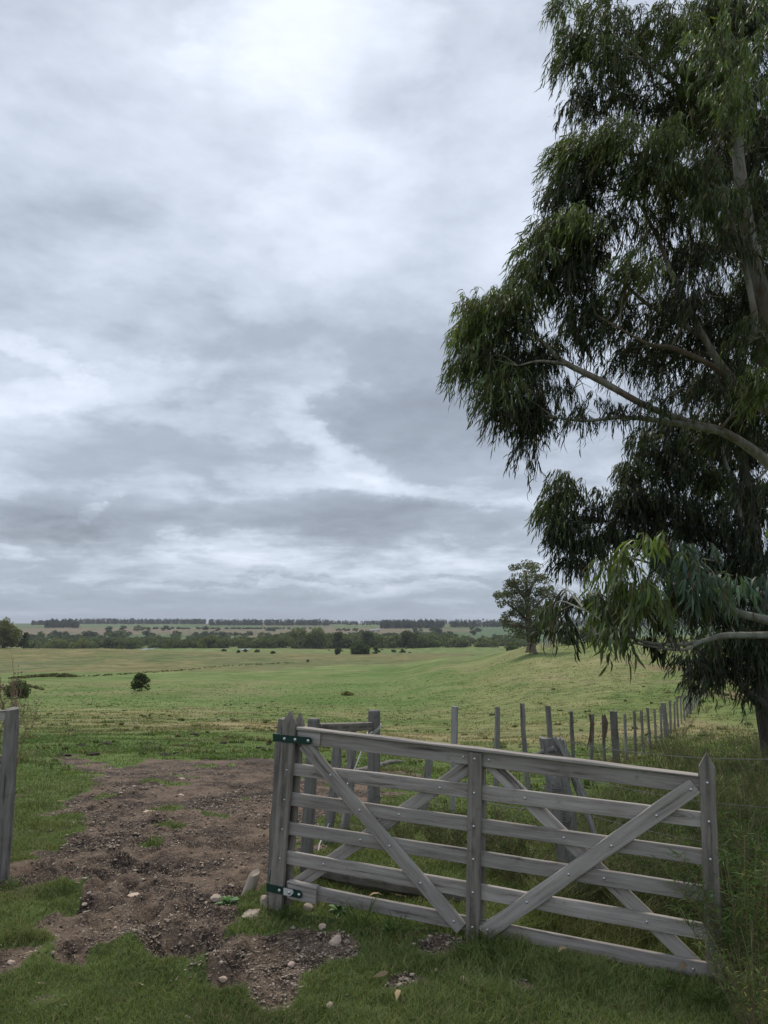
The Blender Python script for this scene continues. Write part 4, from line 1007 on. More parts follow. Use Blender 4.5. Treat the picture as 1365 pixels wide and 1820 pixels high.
for k, (qx, Y, n_, h, lab) in enumerate(((640, 4.35, 60, .24, 'arching long grass drooping under the bottom rail'), (505, 4.5, 60, .12, 'grass tuft at the foot of the hinge stile'), (880, 3.95, 90, .12, 'long grass at the foot of the middle stile'),
        (820, 4.0, 60, .11, 'grass tuft left of the middle stile foot'), (1000, 3.8, 60, .10, 'grass tuft below the right half of the bottom rail'), (1262, 3.5, 90, .14, 'grass tuft around the end stile foot'),
        (1190, 3.6, 60, .10, 'grass tuft left of the end stile'), (20, 5.0, 80, .12, 'grass tuft at the foot of the left edge post'), (1015, 4.85, 90, .16, 'grass tuft around the strainer post foot'), (700, 4.25, 60, .16, 'grass tuft under the bottom rail left half'))):
    tuft(qx, Y, n_, h, lab, 700 + k)
# dry branching weed at the left edge
def dry_weed():
    b = onground(-14, 5.6); root = tag(empty('dry_weed', b), 'tall dry brown branching weed at the left edge beyond the post', 'plant')
    rg = random.Random(3); bm = bmesh.new(); heads = bmesh.new()
    def grow(p, d, L, r_, lvl):
        q = p + d * L; m_ = (p + q) / 2 + Vector((rg.uniform(-.04, .04), rg.uniform(-.04, .04), 0)) * L
        tube_bm(bm, [p, m_, q], [r_, r_ * .85, r_ * .7], 5)
        if lvl == 0:
            bmesh.ops.create_icosphere(heads, subdivisions=1, radius=.006 * rg.uniform(.7, 1.4), matrix=Matrix.Translation(q)); return
        for i in range(rg.choice((2, 3, 3))):
            nd = (d + Vector((rg.uniform(-.45, .40), rg.uniform(-.5, .5), rg.uniform(-.05, .4)))).normalized()
            grow(p.lerp(q, rg.uniform(.4, 1)), nd, L * rg.uniform(.45, .75), r_ * .6, lvl - 1)
    for i in range(4):
        grow(Vector((rg.uniform(-.06, .1), rg.uniform(-.1, .1), 0)), Vector((rg.uniform(-.08, .07), rg.uniform(-.1, .1), 1)).normalized(), .72, .007, 4)
    link('stem', bm_mesh('stem', bm, M['dry_stem']), root); link('seed_head', bm_mesh('seed_head', heads, M['dry_stem']), root)['kind'] = 'stuff'
dry_weed()
# fallen eucalyptus leaves and bark chips
for k, (qx, qy, a) in enumerate(((1028, 1750, 1.4), (990, 1710, .4), (996, 1698, 1.0), (860, 1680, .2), (662, 1745, .7), (704, 1792, 1.4), (655, 1600, .3), (1205, 1740, .9), (1110, 1702, 2.0), (100, 1427, .1))):
    p = hit(qx, qy); V, q, t, cc = leaf_strips(np.zeros((1, 3)), np.array([[math.cos(a), math.sin(a), .25]]), np.array([.10]), np.array([.024]), np.array([.3]), np.array([[.36, .27, .16]]))
    lab = ('pale fallen leaf on the grass under the right half of the bottom rail', 'tan fallen leaf left of the curled pale one under the right half of the gate', 'curled fallen leaf close under the bottom rail right of the middle stile', 'fallen leaf at the foot of the middle stile', 'fallen leaf on the grass below the left half of the gate', 'fallen leaf near the bottom edge in the middle', 'small fallen leaf tight under the left half of the bottom rail', 'fallen leaf just left of the end stile foot', 'fallen leaf between the curled ones and the end stile', 'fallen leaf on the turf beside the left edge post')[k]
    tag(link('fallen_leaf', np_mesh('fallen_leaf', V, [q, t], M['pebble'], False, cc), loc=(p.x, p.y, float(ground_z(p.x, p.y)) + .03)), lab, 'leaf', 'dry fallen leaves')
# ------------------------------------------------------------------ eucalyptus trees
def px_m(n_px, Y): return n_px * Y / F
DOWN = np.array([0, 0, -1.0])
class Crown:
    def __init__(s): s.V = []; s.Q = []; s.T = []; s.C = []; s.n = 0
    def add(s, V, q, t, c):
        s.V.append(V); s.Q.append(q + s.n); s.T.append(t + s.n); s.C.append(c); s.n += len(V)
    def mesh(s, name, mat): return np_mesh(name, np.concatenate(s.V), [np.concatenate(s.Q), np.concatenate(s.T)], mat, False, np.concatenate(s.C))
def hanging_foliage(cr, c, rad, n_spray, m, leaf_len, leaf_w, spray_len, col, young_lit, wind, spread=.35, tw=None):
    """drooping sprays of sickle leaves filling an ellipsoid (c, rad)"""
    u = RNG.normal(size=(n_spray, 3)); u /= np.linalg.norm(u, axis=1, keepdims=True); r = RNG.uniform(.25, 1.0, n_spray) ** .45
    nt = max(3, int(n_spray / 9)); tu = RNG.normal(size=(nt, 3)); tu /= np.linalg.norm(tu, axis=1, keepdims=True); tu = tu * (RNG.uniform(.25, 1, nt) ** .5)[:, None] * .8
    ti = RNG.integers(0, nt, n_spray); tone = RNG.uniform(.7, 1.35, nt)[ti]
    O = np.array(c) + (tu[ti] + u * r[:, None] * .34) * np.array(rad)
    # nothing of the underside grows upward: keep the dome shape and lift the starts, the sprays hang below them
    O[:, 2] += spray_len * .35
    out_ = u * np.array([1, 1, .15]) + RNG.normal(scale=.35, size=u.shape) * np.array([1, 1, .2]) + np.array([wind[0], wind[1], 0]); out_ /= np.linalg.norm(out_, axis=1, keepdims=True)
    L = spray_len * RNG.uniform(.55, 1.15, n_spray)
    def path(t): return O[:, None] + out_[:, None] * (L[:, None] * (t - .35 * t * t) * .75)[..., None] + DOWN * (L[:, None] * (t * t * .75 - .12 * t))[..., None]
    t = (np.arange(m)[None] + RNG.uniform(-.4, .4, (n_spray, m)) + .6) / m
    B = path(t).reshape(-1, 3); n_ = len(B)
    oo = np.repeat(out_, m, 0)
    D = DOWN * RNG.uniform(.75, 1.45, n_)[:, None] + oo * spread + RNG.normal(scale=.27, size=(n_, 3)) + np.array([wind[0], wind[1], 0]) * RNG.uniform(.2, 1.3, n_)[:, None]
    ln = leaf_len * RNG.uniform(.6, 1.2, n_)
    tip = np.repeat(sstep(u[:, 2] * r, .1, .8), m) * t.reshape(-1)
    yn = (RNG.uniform(0, 1, n_) < young_lit * (.25 + tip))[:, None]
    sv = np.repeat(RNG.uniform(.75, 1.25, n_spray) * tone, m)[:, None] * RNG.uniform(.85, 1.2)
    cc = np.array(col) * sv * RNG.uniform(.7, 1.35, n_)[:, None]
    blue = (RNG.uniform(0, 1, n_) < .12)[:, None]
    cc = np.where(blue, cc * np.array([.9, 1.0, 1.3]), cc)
    cc = np.where(yn, np.array([.20, .235, .060]) * RNG.uniform(.7, 1.25, n_)[:, None], cc)  # new growth colour, raised on upper sprays so it also paints highlights
    dead = (RNG.uniform(0, 1, n_) < .02)[:, None]; cc = np.where(dead, np.array([.16, .09, .05]), cc)
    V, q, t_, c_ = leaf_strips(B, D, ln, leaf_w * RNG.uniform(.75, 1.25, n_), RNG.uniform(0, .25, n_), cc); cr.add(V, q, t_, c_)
    if tw is not None:      # the hanging twigs themselves
        ts = np.linspace(0, 1, 4)[None].repeat(n_spray, 0); Pp = path(ts); side = np.cross(out_, DOWN) * .0035 * (leaf_len / .16)
        Vt = np.stack([Pp - side[:, None], Pp + side[:, None]], 2).reshape(-1, 3); b = (np.arange(n_spray) * 8)[:, None] + np.arange(3)[None] * 2
        qq = np.stack([b, b + 1, b + 3, b + 2], -1).reshape(-1, 4); tw.append((Vt, qq))
def limb(bm, ctrl, n=7, sides=9, rough=.04, seed=0):
    sp = smooth_path(ctrl, n); tube_bm(bm, [p[:3] for p in sp], [max(p[3], .003) for p in sp], sides, rough=rough, seed=seed); return sp
def eucalyptus(name, label, group, base, trunk_ctrl, limbs, clumps, Lf, bark, dens=1.0, branch_r=.02, wind=(-.25, 0), seed=1, leaf_mat='leaf', barks=None):
    root = tag(empty(name, base), label, 'tree', group); rg = random.Random(seed); b0 = Vector(base)
    def loc(c): return (*(Vector(c[:3]) - b0), c[3])
    bm = bmesh.new(); sp = limb(bm, [loc(c) for c in trunk_ctrl], seed=seed, sides=14); spine = [sp]
    link('trunk', bm_mesh('trunk', bm, M[bark], True), root)
    for k, lc in enumerate(limbs):
        bm = bmesh.new(); s2 = limb(bm, [loc(c) for c in lc], seed=seed + k + 1); spine.append(s2)
        link('limb', bm_mesh('limb', bm, M[(barks or {}).get(k, bark)], True), root)
    allp = np.concatenate(spine); cr = Crown(); tw = []; bmb = bmesh.new()
    for (c, rad, mult, col, young_lit, wnd) in clumps:
        c = np.array(c) - np.array(b0); d = np.linalg.norm(allp[:, :3] - c - np.array([0, 0, -.3]), axis=1) + np.where(allp[:, 2] > c[2] + .4, .8, 0); i = int(np.argmin(d)); p0 = allp[i, :3]
        r0 = min(branch_r * (1 + .25 * d[i]), allp[i, 3] * .8 + .004); mid_ = p0 * .5 + c * .5 + np.array([rg.uniform(-.1, .1), rg.uniform(-.1, .1), .16 * d[i]])
        bp = smooth_path([(*p0, r0), (*mid_, r0 * .65), (*c, r0 * .35)], 5); tube_bm(bmb, [p[:3] for p in bp], [p[3] for p in bp], 6, False)
        vol_px = (rad[0] * rad[2]) ; n_leaf = 6.2 * dens * mult * math.pi * vol_px / (Lf['len'] * Lf['w'])
        m = Lf['m']; ns = max(4, int(n_leaf / m))
        for j in range(int(5 + 3 * min(rad[0], 1.5))):
            uu = np.array([rg.gauss(0, 1), rg.gauss(0, 1), rg.gauss(0, .7) + .2]); uu /= np.linalg.norm(uu); e_ = c + uu * np.array(rad) * .8; k_ = rg.randint(2, len(bp) - 1)
            tube_bm(bmb, [bp[k_][:3], (bp[k_][:3] + e_) / 2 + np.array([0, 0, .08]), e_], [r0 * .35, r0 * .25, r0 * .1 + .002], 4, False)
        hanging_foliage(cr, c, rad, ns, m, Lf['len'], Lf['w'], Lf['spray'], col, young_lit, wnd or wind, tw=tw)
    o = link('crown', cr.mesh('crown', M[leaf_mat]), root); o['kind'] = 'stuff'
    o = link('branchwork', bm_mesh('branchwork', bmb, M[bark], True), root); o['kind'] = 'stuff'
    n0 = 0; VV = []; QQ = []
    for v, q in tw: VV.append(v); QQ.append(q + n0); n0 += len(v)
    o = link('twigs', np_mesh('twigs', np.concatenate(VV), [np.concatenate(QQ)], M['twig']), root); o['kind'] = 'stuff'
    return root
def cl(qx, qy, rx, ry, Y, mult=1.0, col=(.058, .078, .040), young_lit=.12, wind=None, rz=None):
    p = at(qx, qy, Y); a, b = px_m(rx, Y), px_m(ry, Y); return (tuple(p), (a, rz or max(.5, (a + b) * .6), b), mult, col, young_lit, wind)
def tp4(qx, qy, Y, r_): return (*at(qx, qy, Y), r_)
GTREE = 'eucalyptus trees on the right'

# A: the tall one whose long limb reaches left over the field
YA = 11.0
bA = onground(1500, YA + .4)
trunkA = [(*(bA + Vector((0, 0, -.3))), .34), tp4(1470, 1150, 11.3, .27), tp4(1430, 900, 11.1, .22), tp4(1400, 720, 11.0, .17), tp4(1356, 540, 11, .135), tp4(1325, 380, 11, .11), tp4(1308, 240, 11, .085), tp4(1296, 100, 11.1, .08), tp4(1275, -80, 11.3, .06), tp4(1270, -380, 11.6, .03)]
limbsA = [
    [tp4(1432, 905, 11.1, .10), tp4(1365, 822, 10.9, .082), tp4(1290, 770, 10.8, .066), tp4(1230, 752, 10.8, .056), tp4(1150, 722, 10.7, .050), tp4(1070, 678, 10.7, .052), tp4(1000, 642, 10.7, .042), tp4(960, 605, 10.7, .03), tp4(900, 570, 10.8, .015)],
    [tp4(1290, 770, 10.8, .05), tp4(1200, 752, 10.6, .045), tp4(1110, 742, 10.5, .033), tp4(1040, 748, 10.5, .022), tp4(985, 742, 10.5, .010)],
    [tp4(1010, 648, 10.7, .03), tp4(960, 642, 10.6, .022), tp4(920, 650, 10.6, .010)],
    [tp4(1385, 740, 11, .11), tp4(1325, 700, 11.1, .09), tp4(1275, 640, 11.1, .062), tp4(1235, 570, 11.1, .048), tp4(1200, 500, 11, .042), tp4(1165, 415, 11, .030), tp4(1130, 350, 11, .018)],
    [tp4(1315, 690, 11.1, .06), tp4(1265, 650, 10.9, .045), tp4(1200, 620, 10.8, .038), tp4(1150, 610, 10.7, .025), tp4(1060, 560, 10.6, .012)],
    [tp4(1250, 600, 11.2, .05), tp4(1210, 575, 11.3, .045), tp4(1150, 540, 11.4, .035), tp4(1090, 490, 11.5, .02), tp4(1010, 450, 11.5, .01)],
    [tp4(1378, 690, 10.7, .060), tp4(1352, 620, 10.3, .052), tp4(1330, 500, 10.2, .044), tp4(1302, 400, 10.3, .036), tp4(1280, 340, 10.5, .015)],
    [tp4(1305, 260, 11, .05), tp4(1240, 180, 10.8, .04), tp4(1160, 120, 10.7, .025), tp4(1080, 60, 10.7, .012)],
    [tp4(1315, 370, 11, .06), tp4(1250, 320, 10.7, .045), tp4(1160, 280, 10.6, .03), tp4(1060, 270, 10.5, .012)],
    [tp4(1420, 850, 11, .10), tp4(1520, 740, 11, .08), tp4(1640, 600, 11.2, .05), tp4(1740, 480, 11.4, .02)],
    [tp4(1350, 540, 11, .09), tp4(1450, 400, 11.3, .07), tp4(1560, 250, 11.6, .03)]]
D_ = (.040, .053, .021); G_ = (.090, .118, .036); Lg = (.155, .190, .055)  # leaf colours carrying shade in the cores and highlights on the tufts
SW = (-.55, -.1)
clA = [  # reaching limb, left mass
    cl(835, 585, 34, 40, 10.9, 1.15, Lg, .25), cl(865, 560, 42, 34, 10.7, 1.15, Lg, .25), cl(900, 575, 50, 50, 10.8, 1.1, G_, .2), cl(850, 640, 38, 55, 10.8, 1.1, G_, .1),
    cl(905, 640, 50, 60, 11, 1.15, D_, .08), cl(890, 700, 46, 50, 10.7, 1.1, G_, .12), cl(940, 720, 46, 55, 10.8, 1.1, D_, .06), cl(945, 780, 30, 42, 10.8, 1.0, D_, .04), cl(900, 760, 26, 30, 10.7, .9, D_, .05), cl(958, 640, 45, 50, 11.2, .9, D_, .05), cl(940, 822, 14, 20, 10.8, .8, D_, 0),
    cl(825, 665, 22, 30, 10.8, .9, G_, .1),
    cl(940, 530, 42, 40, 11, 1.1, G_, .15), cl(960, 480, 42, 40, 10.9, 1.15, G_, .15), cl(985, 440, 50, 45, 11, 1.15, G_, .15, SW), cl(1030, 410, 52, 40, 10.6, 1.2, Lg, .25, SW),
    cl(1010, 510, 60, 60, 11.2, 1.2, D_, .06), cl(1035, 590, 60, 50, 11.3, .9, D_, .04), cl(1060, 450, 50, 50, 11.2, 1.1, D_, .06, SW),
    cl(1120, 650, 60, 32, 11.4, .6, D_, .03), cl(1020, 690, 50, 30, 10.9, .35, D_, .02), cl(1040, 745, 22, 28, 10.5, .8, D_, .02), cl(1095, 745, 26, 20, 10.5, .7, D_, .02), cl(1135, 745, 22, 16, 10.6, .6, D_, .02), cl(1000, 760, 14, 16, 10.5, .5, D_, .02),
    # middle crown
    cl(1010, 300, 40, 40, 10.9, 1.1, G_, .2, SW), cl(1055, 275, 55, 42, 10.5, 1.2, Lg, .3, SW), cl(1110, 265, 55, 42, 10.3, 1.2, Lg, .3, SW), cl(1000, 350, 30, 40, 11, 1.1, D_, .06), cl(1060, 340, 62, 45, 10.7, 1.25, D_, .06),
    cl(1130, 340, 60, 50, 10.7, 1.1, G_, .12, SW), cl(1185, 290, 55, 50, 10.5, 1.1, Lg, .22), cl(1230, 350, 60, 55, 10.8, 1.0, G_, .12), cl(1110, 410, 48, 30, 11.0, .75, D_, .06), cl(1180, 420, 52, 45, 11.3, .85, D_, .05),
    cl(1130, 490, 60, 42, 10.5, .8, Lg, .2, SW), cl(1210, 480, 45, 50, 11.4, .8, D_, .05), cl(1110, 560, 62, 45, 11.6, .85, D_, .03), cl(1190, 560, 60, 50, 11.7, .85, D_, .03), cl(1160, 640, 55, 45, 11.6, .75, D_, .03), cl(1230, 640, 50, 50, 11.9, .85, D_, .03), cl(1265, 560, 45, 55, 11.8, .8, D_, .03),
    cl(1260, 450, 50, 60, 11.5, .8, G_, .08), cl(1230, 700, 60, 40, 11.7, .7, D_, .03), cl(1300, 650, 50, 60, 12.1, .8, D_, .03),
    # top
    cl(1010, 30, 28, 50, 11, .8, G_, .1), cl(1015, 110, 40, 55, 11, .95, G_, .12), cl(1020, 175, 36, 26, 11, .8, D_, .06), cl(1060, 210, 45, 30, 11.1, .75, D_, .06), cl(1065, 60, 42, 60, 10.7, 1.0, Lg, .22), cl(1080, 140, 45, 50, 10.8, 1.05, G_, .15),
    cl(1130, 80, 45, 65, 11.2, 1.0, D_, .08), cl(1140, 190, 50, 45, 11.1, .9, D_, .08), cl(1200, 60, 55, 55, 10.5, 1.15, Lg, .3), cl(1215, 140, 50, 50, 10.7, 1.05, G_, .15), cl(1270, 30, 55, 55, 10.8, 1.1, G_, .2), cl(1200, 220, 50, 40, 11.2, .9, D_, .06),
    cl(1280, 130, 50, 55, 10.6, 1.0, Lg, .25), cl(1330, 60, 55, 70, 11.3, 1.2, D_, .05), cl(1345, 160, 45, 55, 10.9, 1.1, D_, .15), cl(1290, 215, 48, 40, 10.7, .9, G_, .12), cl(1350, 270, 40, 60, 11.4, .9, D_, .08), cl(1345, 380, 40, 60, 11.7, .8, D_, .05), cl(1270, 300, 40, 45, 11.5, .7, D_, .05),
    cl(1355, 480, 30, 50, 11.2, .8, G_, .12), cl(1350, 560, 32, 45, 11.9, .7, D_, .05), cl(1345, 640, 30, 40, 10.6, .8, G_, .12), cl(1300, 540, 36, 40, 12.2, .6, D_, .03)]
# the part of the crown above and to the right of the picture
offA = [(1120, -120, 120, 80), (1300, -120, 120, 90), (1200, -300, 130, 100), (1450, 60, 90, 110), (1460, 250, 80, 110), (1470, 450, 80, 110), (1480, 640, 80, 100), (1600, 300, 110, 150), (1620, 560, 110, 130), (1500, -180, 140, 130), (1740, 440, 100, 130), (1350, -480, 130, 130)]
clA += [cl(a, b, c, d, 10.0, m_, k_, y_) for a, b, c, d, m_, k_, y_ in ((1290, 120, 34, 40, .8, G_, .2), (1310, 200, 36, 34, .8, Lg, .25), (1262, 385, 40, 42, .8, G_, .12), (1292, 455, 26, 36, .5, D_, .08), (1250, 525, 44, 36, .6, D_, .05),
    (1345, 700, 34, 40, .9, Lg, .2), (1330, 610, 30, 34, .5, G_, .12), (1280, 690, 40, 26, .6, D_, .05), (1352, 440, 24, 44, .7, G_, .12), (1345, 330, 30, 40, .7, G_, .12), (1340, 870, 34, 30, .9, D_, .05), (1200, 700, 40, 24, .45, D_, .05))]
clA += [cl(a, b, c, d, 13.2, 1.1, D_, .03) for a, b, c, d in ((1345, 250, 60, 80), (1350, 400, 60, 80), (1350, 560, 60, 80), (1340, 700, 60, 60), (1300, 760, 70, 40), (1270, 330, 60, 60), (1240, 230, 60, 60), (1300, 60, 70, 60))]
clA += [cl(a, b, c, d, 11.6, .6, D_, .1) for a, b, c, d in offA]
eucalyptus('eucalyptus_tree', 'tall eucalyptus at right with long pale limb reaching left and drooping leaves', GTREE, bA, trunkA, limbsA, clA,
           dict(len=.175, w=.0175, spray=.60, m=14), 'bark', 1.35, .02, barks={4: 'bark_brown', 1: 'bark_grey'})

# B: the darker tree behind it, its crooked trunk at the right edge of the field
YB = 17.0
bB = onground(1385, 15.5)
trunkB = [(*(bB + Vector((0, 0, -.3))), .30), tp4(1362, 1250, 15.5, .23), tp4(1352, 1180, 15.7, .20), tp4(1352, 1080, 16, .185), tp4(1340, 960, 16.5, .16), tp4(1325, 860, 17, .13), tp4(1318, 760, 17, .10), tp4(1310, 600, 17, .05)]
limbsB = [[tp4(1350, 1120, 15.9, .10), tp4(1330, 1000, 16.3, .09), tp4(1305, 880, 16.6, .075), tp4(1290, 825, 16.7, .05), tp4(1270, 740, 17, .02)],
          [tp4(1368, 1262, 15.5, .12), tp4(1345, 1245, 15.3, .11), tp4(1325, 1228, 15.1, .07), tp4(1300, 1200, 15, .04), tp4(1270, 1190, 14.9, .02)],
          [tp4(1340, 980, 16.4, .07), tp4(1250, 940, 16.2, .05), tp4(1150, 930, 16, .04), tp4(1060, 925, 15.8, .025), tp4(1000, 910, 15.7, .01)],
          [tp4(1345, 1040, 16.1, .06), tp4(1270, 1000, 15.8, .04), tp4(1160, 975, 15.6, .03), tp4(1050, 975, 15.6, .01)],
          [tp4(1360, 1000, 16.1, .12), tp4(1440, 900, 16.6, .08), tp4(1540, 800, 17, .03)]]
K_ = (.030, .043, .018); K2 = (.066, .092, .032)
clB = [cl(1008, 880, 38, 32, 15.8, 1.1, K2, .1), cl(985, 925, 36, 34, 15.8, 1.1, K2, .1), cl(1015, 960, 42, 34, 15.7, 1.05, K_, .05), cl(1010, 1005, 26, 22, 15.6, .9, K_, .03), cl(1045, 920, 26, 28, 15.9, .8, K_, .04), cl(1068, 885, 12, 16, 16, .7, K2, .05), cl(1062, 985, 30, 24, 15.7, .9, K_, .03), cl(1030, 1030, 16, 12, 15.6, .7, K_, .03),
       cl(1150, 800, 26, 26, 16.4, .9, K2, .08), cl(1130, 850, 32, 30, 16.3, 1.0, K2, .1), cl(1110, 905, 36, 34, 16.1, 1.1, K_, .08), cl(1095, 950, 36, 28, 16, 1.0, K_, .05), cl(1180, 770, 40, 34, 16.8, .9, K_, .05), cl(1190, 830, 52, 44, 16.6, 1.15, K_, .04), cl(1170, 900, 56, 44, 16.3, 1.15, K_, .06),
       cl(1160, 960, 50, 34, 16, 1.05, K_, .04), cl(1250, 790, 52, 50, 17.2, .95, K_, .04), cl(1260, 870, 52, 48, 16.9, 1.0, K2, .14), cl(1240, 940, 50, 46, 16.4, 1.05, K_, .05), cl(1320, 800, 45, 60, 17.4, .9, K_, .04), cl(1330, 900, 40, 55, 17.2, .8, K_, .04), cl(1300, 960, 40, 45, 16.5, .9, K_, .05),
       cl(1220, 1010, 50, 34, 16.2, 1.0, K_, .03), cl(1290, 1030, 50, 45, 16.2, 1.0, K_, .03), cl(1345, 1010, 30, 60, 15.6, .9, K_, .04), cl(1230, 1080, 50, 40, 16.5, .9, K_, .03), cl(1300, 1100, 50, 40, 16.2, .95, K_, .03), cl(1345, 1120, 30, 50, 15.2, .9, K_, .03),
       cl(1262, 1150, 40, 32, 15.2, .55, K2, .03), cl(1315, 1165, 42, 42, 15.2, 1.0, K_, .03), cl(1345, 1205, 28, 36, 15, 1.0, K_, .02), cl(1290, 1195, 28, 30, 15, .9, K_, .02),
       cl(1228, 1185, 22, 20, 14.8, 1.0, K_, .02), cl(1238, 1212, 14, 16, 14.8, 1.0, K_, .02), cl(1250, 1232, 16, 11, 14.8, .8, K_, .02), cl(1262, 1200, 18, 18, 14.9, .9, K_, .02), cl(1225, 1150, 18, 14, 15, .5, K2, .02), cl(1205, 1135, 14, 10, 15, .5, K_, .02), cl(1340, 1255, 14, 16, 14.9, .5, K_, .02)]
clB += [cl(a, b, c, d, 17, .4, K_, .05) for a, b, c, d in [(1420, 760, 70, 90), (1440, 940, 80, 90), (1540, 820, 90, 90), (1450, 1090, 70, 80), (1560, 980, 80, 80)]]
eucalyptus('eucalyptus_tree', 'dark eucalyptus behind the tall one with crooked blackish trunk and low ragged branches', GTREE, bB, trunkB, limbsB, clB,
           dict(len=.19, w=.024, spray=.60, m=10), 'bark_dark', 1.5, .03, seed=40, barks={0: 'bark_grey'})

# C: the near tree, trunk just outside the right edge, whose low bough hangs in front of the field
bC = onground(1475, 5.6)
trunkC = [(*(bC + Vector((0, 0, -.3))), .13), tp4(1440, 1300, 5.6, .10), tp4(1412, 1120, 5.6, .085), tp4(1425, 980, 5.7, .075), tp4(1450, 760, 5.8, .06), tp4(1490, 500, 6, .04), tp4(1530, 250, 6.2, .02)]
limbsC = [[tp4(1418, 1120, 5.6, .055), tp4(1365, 1103, 5.5, .036), tp4(1310, 1088, 5.4, .028), tp4(1275, 1065, 5.4, .026), tp4(1240, 1045, 5.35, .018), tp4(1180, 1010, 5.3, .012), tp4(1100, 985, 5.25, .006)],
          [tp4(1408, 1128, 5.6, .035), tp4(1340, 1129, 5.5, .026), tp4(1285, 1130, 5.4, .024), tp4(1245, 1140, 5.4, .015), tp4(1200, 1146, 5.35, .013), tp4(1140, 1140, 5.3, .011), tp4(1100, 1120, 5.3, .008), tp4(1040, 1085, 5.6, .005)],
          [tp4(1245, 1140, 5.4, .014), tp4(1215, 1155, 5.3, .011), tp4(1165, 1150, 5.3, .009), tp4(1110, 1140, 5.3, .005)],
          [tp4(1412, 1060, 5.65, .025), tp4(1360, 1055, 5.6, .016), tp4(1300, 1040, 5.5, .012), tp4(1250, 1020, 5.4, .006)]]
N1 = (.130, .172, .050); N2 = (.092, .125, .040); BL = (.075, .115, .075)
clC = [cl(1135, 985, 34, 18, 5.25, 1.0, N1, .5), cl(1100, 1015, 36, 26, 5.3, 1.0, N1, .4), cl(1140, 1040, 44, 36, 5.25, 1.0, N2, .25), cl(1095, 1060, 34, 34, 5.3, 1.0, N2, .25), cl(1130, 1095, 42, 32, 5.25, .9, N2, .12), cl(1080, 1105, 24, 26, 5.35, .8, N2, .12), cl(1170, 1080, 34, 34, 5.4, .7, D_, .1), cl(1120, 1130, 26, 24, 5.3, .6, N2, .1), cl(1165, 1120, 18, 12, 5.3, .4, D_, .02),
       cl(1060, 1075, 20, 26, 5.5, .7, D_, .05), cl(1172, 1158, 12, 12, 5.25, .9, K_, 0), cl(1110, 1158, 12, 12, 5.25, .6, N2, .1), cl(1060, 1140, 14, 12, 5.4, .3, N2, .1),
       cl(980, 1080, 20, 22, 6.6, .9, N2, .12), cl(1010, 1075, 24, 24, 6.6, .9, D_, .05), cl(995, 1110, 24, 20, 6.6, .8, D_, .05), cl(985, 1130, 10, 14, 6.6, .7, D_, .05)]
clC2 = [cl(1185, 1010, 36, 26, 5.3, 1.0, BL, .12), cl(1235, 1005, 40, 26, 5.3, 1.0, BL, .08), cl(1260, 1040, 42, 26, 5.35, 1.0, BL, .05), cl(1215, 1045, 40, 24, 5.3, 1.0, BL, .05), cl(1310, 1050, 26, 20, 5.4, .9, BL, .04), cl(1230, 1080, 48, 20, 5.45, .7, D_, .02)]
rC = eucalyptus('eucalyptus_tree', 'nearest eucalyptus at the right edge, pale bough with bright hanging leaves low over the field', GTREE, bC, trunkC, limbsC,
                clC + clC2 + [((x_, y_, z_), (1.5, 1.5, 1.0), .30, N2, .1, None) for x_, y_, z_ in ((5.2, 4.5, 5.5), (6.6, 6.5, 6.5), (4.6, 7.0, 8.0), (7.0, 3.5, 5.5), (5.2, 2.4, 7.0), (8.4, 6.0, 5.5), (6.2, 4.8, 8.5), (7.2, 8.5, 7.5), (4.2, 3.2, 9.0), (8.0, 2.0, 7.5))] + [cl(a, b, c, d, 5.7, .35, N2, .1) for a, b, c, d in ((1440, 900, 60, 70), (1500, 700, 90, 90), (1520, 480, 90, 90), (1530, 250, 80, 90), (1480, 1010, 60, 50))],  # world-placed clumps: unseen canopy added overhead to shade the right side
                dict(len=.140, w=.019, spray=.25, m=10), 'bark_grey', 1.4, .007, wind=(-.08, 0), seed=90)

# ------------------------------------------------------------------ broad trees and bushes built from many small leaf faces
def card_cloud(ells, size, dens, cols, seed=0, flat=.0):
    """ells: list of (centre, radii). Small tilted leaf-clump faces filling the shells; returns V,F,C"""
    rg = np.random.default_rng(seed); VV = []; CC = []
    for c, r_ in ells:
        r_ = np.array(r_, float); n_ = int(dens * (r_[0] * r_[2] + r_[0] * r_[1] + r_[1] * r_[2]) / size ** 2) + 6
        u = rg.normal(size=(n_, 3)); u /= np.linalg.norm(u, axis=1, keepdims=True); k = rg.uniform(.5, 1.08, n_)[:, None] ** .6
        P_ = np.array(c) + u * r_ * k
        nn_ = u * .7 + rg.normal(scale=.6, size=(n_, 3)); nn_ /= np.linalg.norm(nn_, axis=1, keepdims=True)
        a = np.cross(nn_, rg.normal(size=(n_, 3))); a /= np.linalg.norm(a, axis=1, keepdims=True) + 1e-9; b = np.cross(nn_, a)
        s_ = size * rg.uniform(.5, 1.3, n_)[:, None]
        V = np.stack([P_ - a * s_, P_ + b * s_ * .6, P_ + a * s_ * 1.1, P_ - b * s_ * .5 + nn_ * s_ * .25], 1); VV.append(V.reshape(-1, 3))
        cc = np.array(cols[0]) + (np.array(cols[1]) - np.array(cols[0])) * rg.uniform(0, 1, n_)[:, None]; cc = cc * rg.uniform(.75, 1.3)
        CC.append(np.repeat(cc, 4, 0))
    V = np.concatenate(VV); return V, np.arange(len(V)).reshape(-1, 4), np.concatenate(CC)
